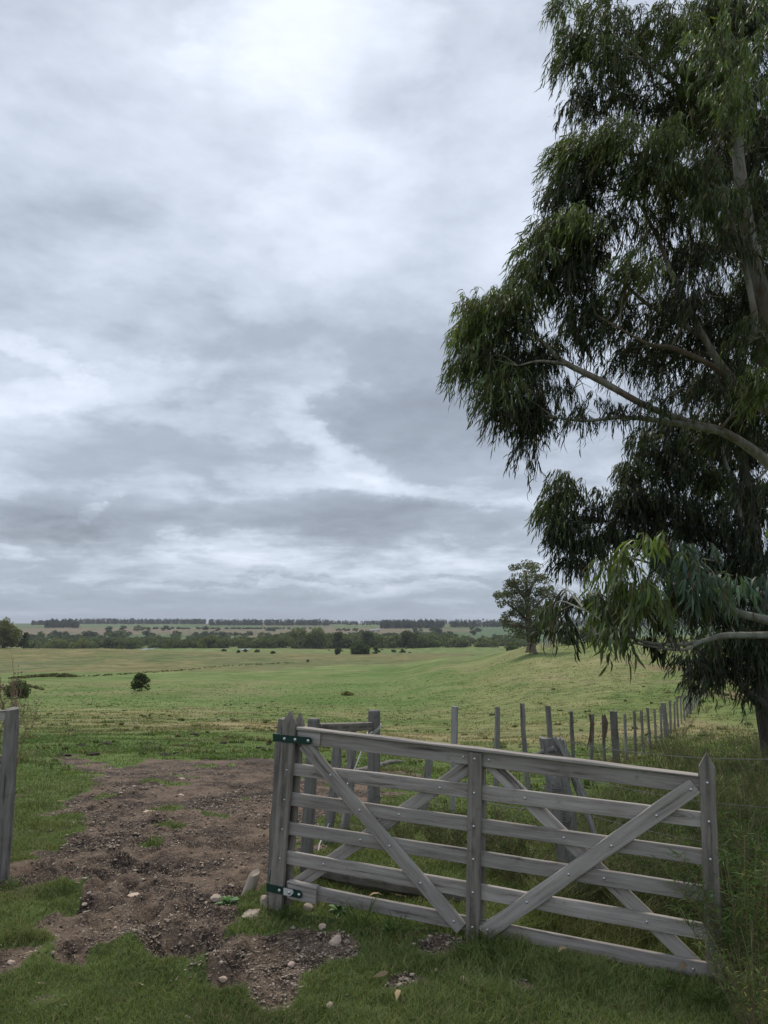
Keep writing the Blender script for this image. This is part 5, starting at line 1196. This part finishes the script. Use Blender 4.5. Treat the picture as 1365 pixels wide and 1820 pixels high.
def lumps(w, h, d, n_, seed, z0=0.0, shape='dome'):
    rg = random.Random(seed); out = []
    for _ in range(n_):
        a = rg.uniform(0, 6.28); q = rg.random() ** .5; t = rg.random() ** (.8 if shape == 'dome' else 1)
        prof = math.sqrt(max(.08, 1 - (t * 1.0) ** 2.2)) if shape == 'dome' else (1 - .6 * t)
        x = math.cos(a) * q * w * .5 * prof * .78; y = math.sin(a) * q * d * .5 * prof * .78; z = z0 + (h - z0) * (.10 + .78 * t)
        r_ = w * rg.uniform(.12, .22); out.append(((x, y, z), (r_, r_, r_ * rg.uniform(.6, .9))))
    return out
def bush_mesh(w, h, n_, size, dens, cols, seed, z0=0.0, shape='dome'):
    V, F_, C_ = card_cloud(lumps(w, h, w, n_, seed, z0, shape), size, dens, cols, seed); V[:, 2] = np.maximum(V[:, 2], .02)
    return np_mesh('foliage', V, F_, M['far_leaf'], False, C_)

def tree_thing(name, label, group, base, fol_me, stem_me=None, rz=0, sc=(1, 1, 1), cat='tree'):
    root = tag(empty(name, base, rz), label, cat, group); root.scale = sc
    o = link('crown', fol_me, root); o['kind'] = 'stuff'
    if stem_me: link('trunk', stem_me, root)
    return root

# the lone old eucalyptus on the brow
YL = 112.0
bL = onground(943, YL); bL.z = min(bL.z, at(943, 1155, YL).z + .3)
LB = [(937, 1003, 16, 9), (918, 1012, 12, 9), (955, 1008, 12, 8), (935, 1025, 26, 17), (908, 1033, 14, 11), (967, 1028, 15, 10), (898, 1052, 19, 10), (884, 1058, 9, 5), (930, 1050, 30, 17), (967, 1050, 20, 13), (981, 1044, 8, 8), (978, 1072, 11, 7),
      (915, 1070, 18, 13), (945, 1075, 30, 16), (926, 1093, 26, 14), (962, 1092, 20, 13), (897, 1103, 11, 10), (905, 1092, 12, 8), (942, 1108, 24, 14), (918, 1113, 14, 10), (967, 1110, 14, 9), (940, 1124, 17, 8), (972, 1088, 10, 10), (925, 1126, 20, 9), (957, 1124, 18, 9), (905, 1112, 12, 10), (980, 1104, 12, 12), (890, 1072, 12, 8), (985, 1060, 9, 8), (950, 1135, 16, 6)]
ells = []
rgL = random.Random(5)
for qx, qy, rx, ry in LB:
    for _ in range(4):
        ox, oy = rgL.uniform(-.55, .55) * rx, rgL.uniform(-.55, .55) * ry; Yq = YL + rgL.uniform(-2.5, 2.5)
        p = at(qx + ox, qy + oy, Yq) - bL; k = rgL.uniform(.55, .80); ells.append((tuple(p), (px_m(rx, YL) * k, px_m(rx, YL) * k, px_m(ry, YL) * k)))
V_, F__, C_ = card_cloud(ells, .17, 1.15, ((.050, .062, .040), (.175, .185, .115)), 3)
lone = tag(empty('lone_tree', bL), 'lone broad old tree with thick flared brown trunk on the brow of the field', 'tree')
o = link('crown', np_mesh('crown', V_, F__, M['far_leaf'], False, C_), lone); o['kind'] = 'stuff'
bm = bmesh.new(); lt = lambda qx, qy, r_, dy=0: (*(at(qx, qy, YL + dy) - bL), r_)
limb(bm, [lt(944, 1160, .95), lt(944, 1153, .78), lt(943, 1143, .55), lt(941, 1128, .58), lt(940, 1100, .42), lt(936, 1060, .28), lt(936, 1015, .10)], 5, 12, .08)
for a_ in (((938, 1098), (955, 1075), (975, 1055)), ((940, 1110), (925, 1090), (905, 1075), (888, 1060)), ((941, 1118), (920, 1112), (900, 1108)), ((942, 1120), (958, 1108), (970, 1095)), ((937, 1070), (920, 1045), (912, 1030)), ((936, 1060), (952, 1030), (965, 1022))):
    limb(bm, [lt(x, y, .30 * (1 - .28 * i), random.uniform(-1, 1) * i) for i, (x, y) in enumerate(a_)], 4, 7, .05)
link('trunk', bm_mesh('trunk', bm, M['bark_brown'], True), lone)

# single bushes out in the field
def placed_bush(label, qx, qy, wpx, hpx, Y, cols, seed, name='bush', grp=None, n_=16, z0=0, cat='bush', shape='dome', stem=False):
    b = onground(qx, Y) if Y else hit(qx, qy); Yb = b.y; w, h = px_m(wpx, Yb), px_m(hpx, Yb); sz = max(Yb * 1.1 / 720, .03)
    b.z -= .03 * h
    me = bush_mesh(w, h, n_, sz, 2.2, cols, seed, z0 * h, shape)
    sm = None
    if stem: sm = bm_mesh('trunk', tube_bm(bmesh.new(), [(0, 0, -.3), (0, 0, h * .4), (.02 * w, 0, h * .7)], [w * .05, w * .035, w * .015], 7), M['bark_dark'])
    return tree_thing(name, label, grp, b, me, sm, cat=cat)
DK = ((.030, .046, .018), (.095, .130, .042))
placed_bush('round dark green bush alone in the middle of the left field', 248, 1228, 38, 31, None, DK, 1, n_=22)
placed_bush('dark bush near the left edge behind the dry brown weed', 28, 1241, 46, 30, None, DK, 2, n_=22)
placed_bush('wide dark bush of the cluster in the valley pasture', 637, 1163, 42, 19, None, DK, 3, n_=24)
placed_bush('small round bush left of the wide dark bush in the valley', 600, 1164, 15, 11, None, ((.03, .04, .02), (.08, .10, .045)), 4)
placed_bush('small dark bush right of the wide dark bush in the valley', 668, 1162, 14, 12, None, DK, 5)
placed_bush('dry low clump of weeds in the green of the middle field', 618, 1236, 24, 5, None, ((.14, .15, .06), (.24, .22, .11)), 6, cat='weeds')
placed_bush('tiny yellowish shrub left of the lone tree on the brow', 905, 1147, 8, 5, None, ((.08, .11, .03), (.14, .16, .05)), 7)
placed_bush('big rounded olive tree mass cut by the left edge on the far slope', 6, 0, 64, 50, 455, ((.09, .105, .04), (.20, .205, .08)), 8, 'tree', n_=34, cat='tree', stem=True)
placed_bush('smaller grey green tree right of the olive one at the left edge', 42, 0, 26, 32, 470, ((.04, .055, .03), (.09, .10, .05)), 9, 'tree', n_=16, cat='tree', stem=True)
placed_bush('light green round bush beyond the brow left of the lone tree', 911, 0, 30, 26, 330, ((.08, .10, .05), (.14, .16, .08)), 10, n_=18)
placed_bush('green bush on the brow right of the lone tree', 1012, 0, 34, 17, 128, ((.05, .08, .03), (.11, .14, .05)), 11, n_=18)
placed_bush('grey brushwood heap on the brow behind the near hanging leaves', 1058, 0, 70, 24, 132, ((.06, .06, .045), (.13, .125, .09)), 12, n_=26)
for k in range(9):
    placed_bush('low grey green bush dotted over the brown valley pasture', random.uniform(380, 730), 0, random.uniform(7, 14), random.uniform(3, 5), random.uniform(480, 640), ((.05, .065, .03), (.09, .10, .05)), 30 + k, grp='low bushes in the brown valley pasture', n_=7)
# brow fence beyond the lone tree
bwf = onground(972, 125); bf = tag(empty('wire_fence', bwf), 'short row of pale posts on the brow just right of the lone tree', 'fence')
pm = squared_post('post', 1.5, .16, .16, 'post_pale', 3)
for k, qx in enumerate((962, 971, 975, 985, 998, 1012, 1030)):
    p = onground(qx, 125 + k * .8); link('post', pm, bf, mtx=Matrix.Translation(p - bwf))
bm = bmesh.new(); tube_bm(bm, [onground(qx, 125) - bwf + Vector((0, 0, 1.1)) for qx in (962, 980, 1005, 1030)], .02, 4); link('wire', bm_mesh('wire', bm, M['wire']), bf)
# ditch with rushes along it
V_ = []; C_ = []; rgd = np.random.default_rng(9); ell = []
for (x1, y1), (x2, y2), w in (((20, 1207), (70, 1203), 5), ((70, 1203), (130, 1203), 7), ((130, 1203), (215, 1199), 2.2), ((215, 1199), (330, 1191), 1.8), ((330, 1191), (400, 1184), 1.8), ((400, 1184), (520, 1178), 1.6), ((50, 1220), (75, 1226), 4)):
    for t in np.linspace(0, 1, int(abs(x2 - x1) / 2.2)):
        if w < 3 and random.random() < .35: continue
        p = hit(x1 + (x2 - x1) * t + random.uniform(-1, 1), y1 + (y2 - y1) * t + random.uniform(-.8, .8)); r_ = px_m(w, p.y) * random.uniform(.5, 1)
        ell.append(((p.x, p.y, p.z + r_ * .3), (r_ * 1.3, r_, r_ * .6)))
V_, F__, C_ = card_cloud(ell, .28, 1.6, ((.06, .065, .03), (.15, .135, .065)), 12)
tag(link('ditch_rushes', np_mesh('ditch_rushes', V_, F__, M['far_leaf'], False, C_)), kind='stuff')

# ------------------------------------------------------------------ far country: river wood, scattered trees, plantations
def far_trees(name, specs, cols, seed, size, dens=1.4, slim=False):
    """specs: (x, y, z, width, height) of many crowns joined into one far wood"""
    rg = random.Random(seed); ell = []
    for x, y, z, w, h in specs:
        if slim: ell.append(((x, y, z + h * .55), (w * .5, w * .5, h * .5)))
        else:
            for _ in range(4): r_ = w * rg.uniform(.22, .38); ell.append(((x + rg.uniform(-.3, .3) * w, y + rg.uniform(-.3, .3) * w, z + h * rg.uniform(.3, .78)), (r_, r_, h * rg.uniform(.16, .26))))
            ell.append(((x, y, z + h * .25), (w * .45, w * .45, h * .28)))
    V, F_, C = card_cloud(ell, size, dens, cols, seed); return np_mesh(name, V, F_, M['far_leaf'], False, C)
rw = []; rgw = random.Random(77)
for k in range(760):
    qx = rgw.uniform(55, 930); Y = rgw.uniform(760, 1000) if rgw.random() < .75 else rgw.uniform(1000, 1200); x = (qx - 682.5) / F * Y
    hpx = rgw.uniform(11, 17) * (1.25 if 480 < qx < 800 else 1) * (.8 if qx < 170 or qx > 820 else 1); h = px_m(hpx, 880); rw.append((x, Y, float(terrain(x, Y)) - 1, h * rgw.uniform(.9, 1.5), h))
tag(link('river_wood', far_trees('river_wood', rw, ((.045, .065, .025), (.135, .165, .06)), 5, 1.15, 1.7)), kind='stuff')
pg = 'tall trees standing out of the river wood'
PALE = ((.10, .125, .05), (.20, .22, .095)); MID = ((.036, .055, .024), (.10, .125, .05)); YEL = ((.11, .13, .04), (.20, .21, .07))
for k, (qx, w, h, cols, lab) in enumerate(((565, 50, 36, PALE, 'tall pale green tree, rightmost of the pale pair rising over the river wood'), (532, 54, 33, PALE, 'wide pale green tree, left of the pale pair rising over the river wood'), (598, 30, 30, MID, 'dark tree right beside the pale pair in the river wood'), (652, 44, 30, MID, 'broad dark tree in the river wood above the valley bushes'),
                                       (725, 50, 27, MID, 'wide dark tree at the right end of the river wood'), (700, 30, 24, PALE, 'grey green tree left of the wide dark tree in the river wood'), (620, 26, 22, PALE, 'low pale tree between two dark trees in the river wood'), (372, 40, 20, YEL, 'yellow green tree in the left middle of the river wood'),
                                       (200, 36, 17, MID, 'dark round tree in the left of the river wood'), (145, 44, 15, YEL, 'low yellow green willow at the left of the river wood'), (100, 46, 14, YEL, 'low yellowish willow nearest the left edge trees'), (455, 34, 16, PALE, 'low pale tree left of the pale pair'), (810, 40, 14, PALE, 'low pale thicket tree right of the wide dark tree'), (860, 36, 14, PALE, 'low thicket tree at the right end beside the hill brow'))):
    placed_bush(lab, qx, 0, w, h, 745 + 3 * k, cols, 60 + k, 'tree', pg, n_=20, cat='tree', stem=True)
# hedges and single trees on the slope beyond
base_me = [bush_mesh(12, 8, 12, 1.5, 2.0, MID, 90 + k) for k in range(3)] + [bush_mesh(12, 9, 12, 1.5, 2.0, PALE, 95)]
rgf = random.Random(4); cnt = 0
spots = []
for _ in range(24): spots.append((rgf.uniform(60, 240), rgf.uniform(1250, 1500)))
for _ in range(34): spots.append((rgf.uniform(180, 500), rgf.choice([1300, 1420, 1800, 1850]) + rgf.uniform(-60, 60)))
for _ in range(16): spots.append((rgf.uniform(600, 860), rgf.uniform(1250, 1800)))
for qx, Y in spots:
    b = onground(qx, Y); s_ = rgf.uniform(.7, 1.5); sz_ = s_ * rgf.uniform(.7, 1.1)
    tree_thing('tree', 'small dark round tree dotting the far slope beyond the river wood', 'small trees on the far slope', b, base_me[rgf.randrange(4)], None, rgf.uniform(0, 6), (s_ * 1.3, s_ * 1.3, sz_))
def hedge(x1, x2, Y, hpx, seed):
    sp_ = []; rg = random.Random(seed); n_ = int((x2 - x1) / 3.2)
    for k in range(n_):
        qx = x1 + (x2 - x1) * rg.random(); y = Y + rg.uniform(-20, 20); x = (qx - 682.5) / F * y; h = px_m(hpx, Y) * rg.uniform(.6, 1.1); sp_.append((x, y, float(terrain(x, y)) - 1, h * 1.3, h))
    return sp_
tag(link('far_hedges', far_trees('far_hedges', hedge(55, 165, 1320, 8, 1) + hedge(60, 200, 1220, 8, 2) + hedge(130, 300, 1180, 7, 3) + hedge(380, 450, 1500, 8, 5) + hedge(240, 560, 1950, 4, 6) + hedge(560, 680, 1350, 9, 7) + hedge(790, 880, 1050, 8, 8) + hedge(620, 800, 1400, 8, 18), MID, 6, 2.0, 1.5)), kind='stuff')
def plantation(label, x1, x2, Y, hpx, depth, n_, seed, w=.9, cols=((.018, .028, .016), (.045, .060, .030)), bulge=0):
    sp_ = []; rg = random.Random(seed); H = px_m(hpx, Y)
    for k in range(n_):
        f_ = rg.random(); qx = x1 + (x2 - x1) * f_; y = Y + rg.uniform(0, depth); x = (qx - 682.5) / F * y; h = H * rg.uniform(.55, 1.15) * (1 - bulge * (abs(f_ - .5) * 2) ** 4)
        sp_.append((x, y, float(terrain(x, y)) - 1, H * w * rg.uniform(.4, .6), h))
    o = link('tree_plantation', far_trees('tree_plantation', sp_, cols, seed, Y / 720 * .8, 1.3, slim=True)); return tag(o, label, 'plantation', kind='stuff')
plantation('dark square plantation on the skyline at the left', 88, 145, 2050, 15, 160, 150, 1, bulge=.3)
plantation('low plantation far left', 64, 92, 2600, 8, 100, 70, 2)
plantation('long plantation along the skyline', 140, 372, 2900, 9.5, 160, 420, 3, .8)
plantation('skyline plantation in the centre', 376, 585, 2500, 10.5, 160, 420, 4, .8)
plantation('dark nearer plantation', 676, 788, 2000, 14.5, 120, 320, 5, .6)
plantation('plantation behind the lone tree', 800, 1010, 2100, 13, 160, 330, 6, .7)
plantation('plantation behind the hanging leaves', 1010, 1400, 2300, 15, 160, 420, 7, .7)
plantation('skyline strip behind the dark plantation', 585, 800, 3000, 7, 100, 260, 8, .7)
far_me = bush_mesh(16, 22, 12, 2.6, 1.8, MID, 120, 3)
for k, qx in enumerate((617, 622, 628, 634, 645, 652, 658, 664, 672, 683, 690)):
    b = onground(qx, 2350 + 20 * (k % 3)); s_ = rgf.uniform(.55, .85) * (1.1 if k in (2, 3, 7) else .85)
    tree_thing('tree', 'tall tree of the skyline row above the far farm sheds', 'skyline row of trees above the farm', b, far_me, None, k, (s_, s_, s_))
# far farm sheds
fb = onground(668, 1750)
for k, (qx, w, lab) in enumerate(((662, 16, 'small pale farm shed on the far slope below the skyline trees'), (672, 11, 'smaller farm shed right of the first one on the far slope'))):
    b = onground(qx, 1700 + 40 * k); root = tag(empty('farm_shed', b, .2), lab, 'building')
    bm = bmesh.new(); bmesh.ops.create_cube(bm, size=1, matrix=Matrix.Translation((0, 0, 2)) @ Matrix.Diagonal((w, 8, 4, 1))); link('wall', bm_mesh('wall', bm, M['paint_white']), root)
    bm = bmesh.new(); pr_ = [(-w / 2 - .5, y_, z_) for y_, z_ in ((-4.6, 3.95), (0, 6.2), (4.6, 3.95))]; a = [bm.verts.new(p) for p in pr_]; c = [bm.verts.new((-p[0], p[1], p[2])) for p in pr_]
    bm.faces.new(a); bm.faces.new(c[::-1])
    for i in range(3): bm.faces.new((a[i], c[i], c[(i + 1) % 3], a[(i + 1) % 3]))
    link('roof', bm_mesh('roof', bm, M['roof_grey']), root)
    bm = bmesh.new(); bmesh.ops.create_cube(bm, size=1, matrix=Matrix.Translation((w * .1, -4.03, 1.4)) @ Matrix.Diagonal((2.6, .08, 2.8, 1))); link('door', bm_mesh('door', bm, M['dung']), root)
# slivers of water in the valley
m_, n_w, bs_, _o = new_mat('still_water'); bs_.inputs['Base Color'].default_value = (.05, .06, .06, 1); bs_.inputs['Roughness'].default_value = .06; M['water'] = m_
for qx, qy, w in ((434, 1153, 15), (262, 1152, 13)):
    p = hit(qx, qy + 1.5); Yp = 640; p = onground(qx, Yp); ww = px_m(w, Yp) / 2; bm = bmesh.new(); vv = []
    for i in range(26):
        a = i / 26 * 6.283; r_ = 1 + .25 * math.sin(3 * a + qx) + .1 * math.sin(7 * a); vv.append(bm.verts.new((math.cos(a) * ww * r_, math.sin(a) * 22 * r_, .9)))
    bm.faces.new(vv); tag(link('pond', bm_mesh('pond', bm, M['water']), loc=p), kind='structure')

# ------------------------------------------------------------------ cattle
def cow_mesh(lying=False):
    me = bpy.data.meshes.new('cow'); k = .0
    pts = [((0, 0, 1.05), .36), ((.55, 0, 1.08), .33), ((.95, 0, 1.12), .26), ((1.25, 0, 1.0), .17), ((1.5, 0, .78), .13), ((1.68, 0, .58), .09), ((-.5, 0, 1.08), .36), ((-.85, 0, 1.1), .28), ((-1.02, 0, .95), .06), ((-1.06, 0, .45), .03)]
    ed = [(0, 1), (1, 2), (2, 3), (3, 4), (4, 5), (0, 6), (6, 7), (7, 8), (8, 9)]
    for sx, par, kx in ((.75, 1, 0), (-.75, 6, -.08)):
        for sy in (-.2, .2):
            i = len(pts)
            if lying: pts += [((sx, sy * 1.3, .72), .12), ((sx + .25, sy * 1.8, .66), .07), ((sx + .05, sy * 2, .64), .05)]
            else: pts += [((sx, sy, .78), .14), ((sx + kx, sy, .42), .075), ((sx, sy, .04), .06)]
            ed += [(par, i), (i, i + 1), (i + 1, i + 2)]
    for sy in (-.16, .16): i = len(pts); pts.append(((1.47, sy, .86), .03)); ed.append((4, i))
    dz = -.62 if lying else 0
    me.from_pydata([(p[0], p[1], p[2] + dz) for p, _ in pts], ed, [])
    o = bpy.data.objects.new('tmp', me); COL.objects.link(o)
    md = o.modifiers.new('s', 'SKIN'); me.skin_vertices[0].data[0].use_root = True
    for v, (_, r_) in zip(me.skin_vertices[0].data, pts): v.radius = (r_, r_)
    s2 = o.modifiers.new('d', 'SUBSURF'); s2.levels = 1
    dg = bpy.context.evaluated_depsgraph_get(); out = bpy.data.meshes.new_from_object(o.evaluated_get(dg)); bpy.data.objects.remove(o)
    out.name = 'body'; out.materials.clear(); out.materials.append(M['cow']); return out
cs, cl_ = cow_mesh(), cow_mesh(True)
for k, (qx, qy, me, rz, lab) in enumerate(((547, 1178, cs, 1.3, 'black cow standing alone left of the valley bushes, end on'), (679, 1156.5, cs, 2.9, 'black cow just right of the valley bushes'), (697, 1157.5, cs, .1, 'black cow grazing in the gap between bushes and hill'), (722, 1154.5, cs, .4, 'black cow standing farthest up the valley, above the lying one'), (728, 1160.5, cl_, .2, 'black cow lying down on the edge of the green hill'), (585, 1157, cs, 2.0, 'tiny black cow left of the bush cluster, farthest away'))):
    p = hit(qx, qy); o = link('cow', me, loc=p); o.rotation_euler = (0, 0, rz); tag(o, lab, 'cow', 'black cattle in the valley')
# dark clods and dung on the turf beyond the gateway
cm = [stone_mesh('clod', .16, .12, .05, 70 + k, M['dung'], 1) for k in range(4)]
for k in range(46):
    qx, qy = random.uniform(40, 700), random.uniform(1262, 1345); p = hit(qx, qy); o = link('dung_pat', cm[k % 4], loc=(p.x, p.y, float(ground_z(p.x, p.y)) + .02)); s_ = random.uniform(.5, 1.3); o.scale = (s_, s_, s_); o.rotation_euler = (0, 0, k)
    tag(o, 'small dark clod on the green turf beyond the bare earth', 'clod', 'dark clods dotting the near field')

# ------------------------------------------------------------------ air
HAZE = 0.00008
m, n, bs, out = new_mat('thin_haze'); n.n.remove(bs)
pv = n.new('ShaderNodeVolumePrincipled'); pv.inputs['Color'].default_value = (.86, .90, 1.0, 1); pv.inputs['Density'].default_value = HAZE; pv.inputs['Anisotropy'].default_value = 0.0
n.l.new(pv.outputs[0], out.inputs['Volume'])
bm = bmesh.new(); bmesh.ops.create_cube(bm, size=1, matrix=Matrix.Translation((0, 0, -1.5)) @ Matrix.Diagonal((27600, 27600, 67, 1)))
hz_ = tag(link('haze', bm_mesh('haze', bm, m)), kind='stuff')
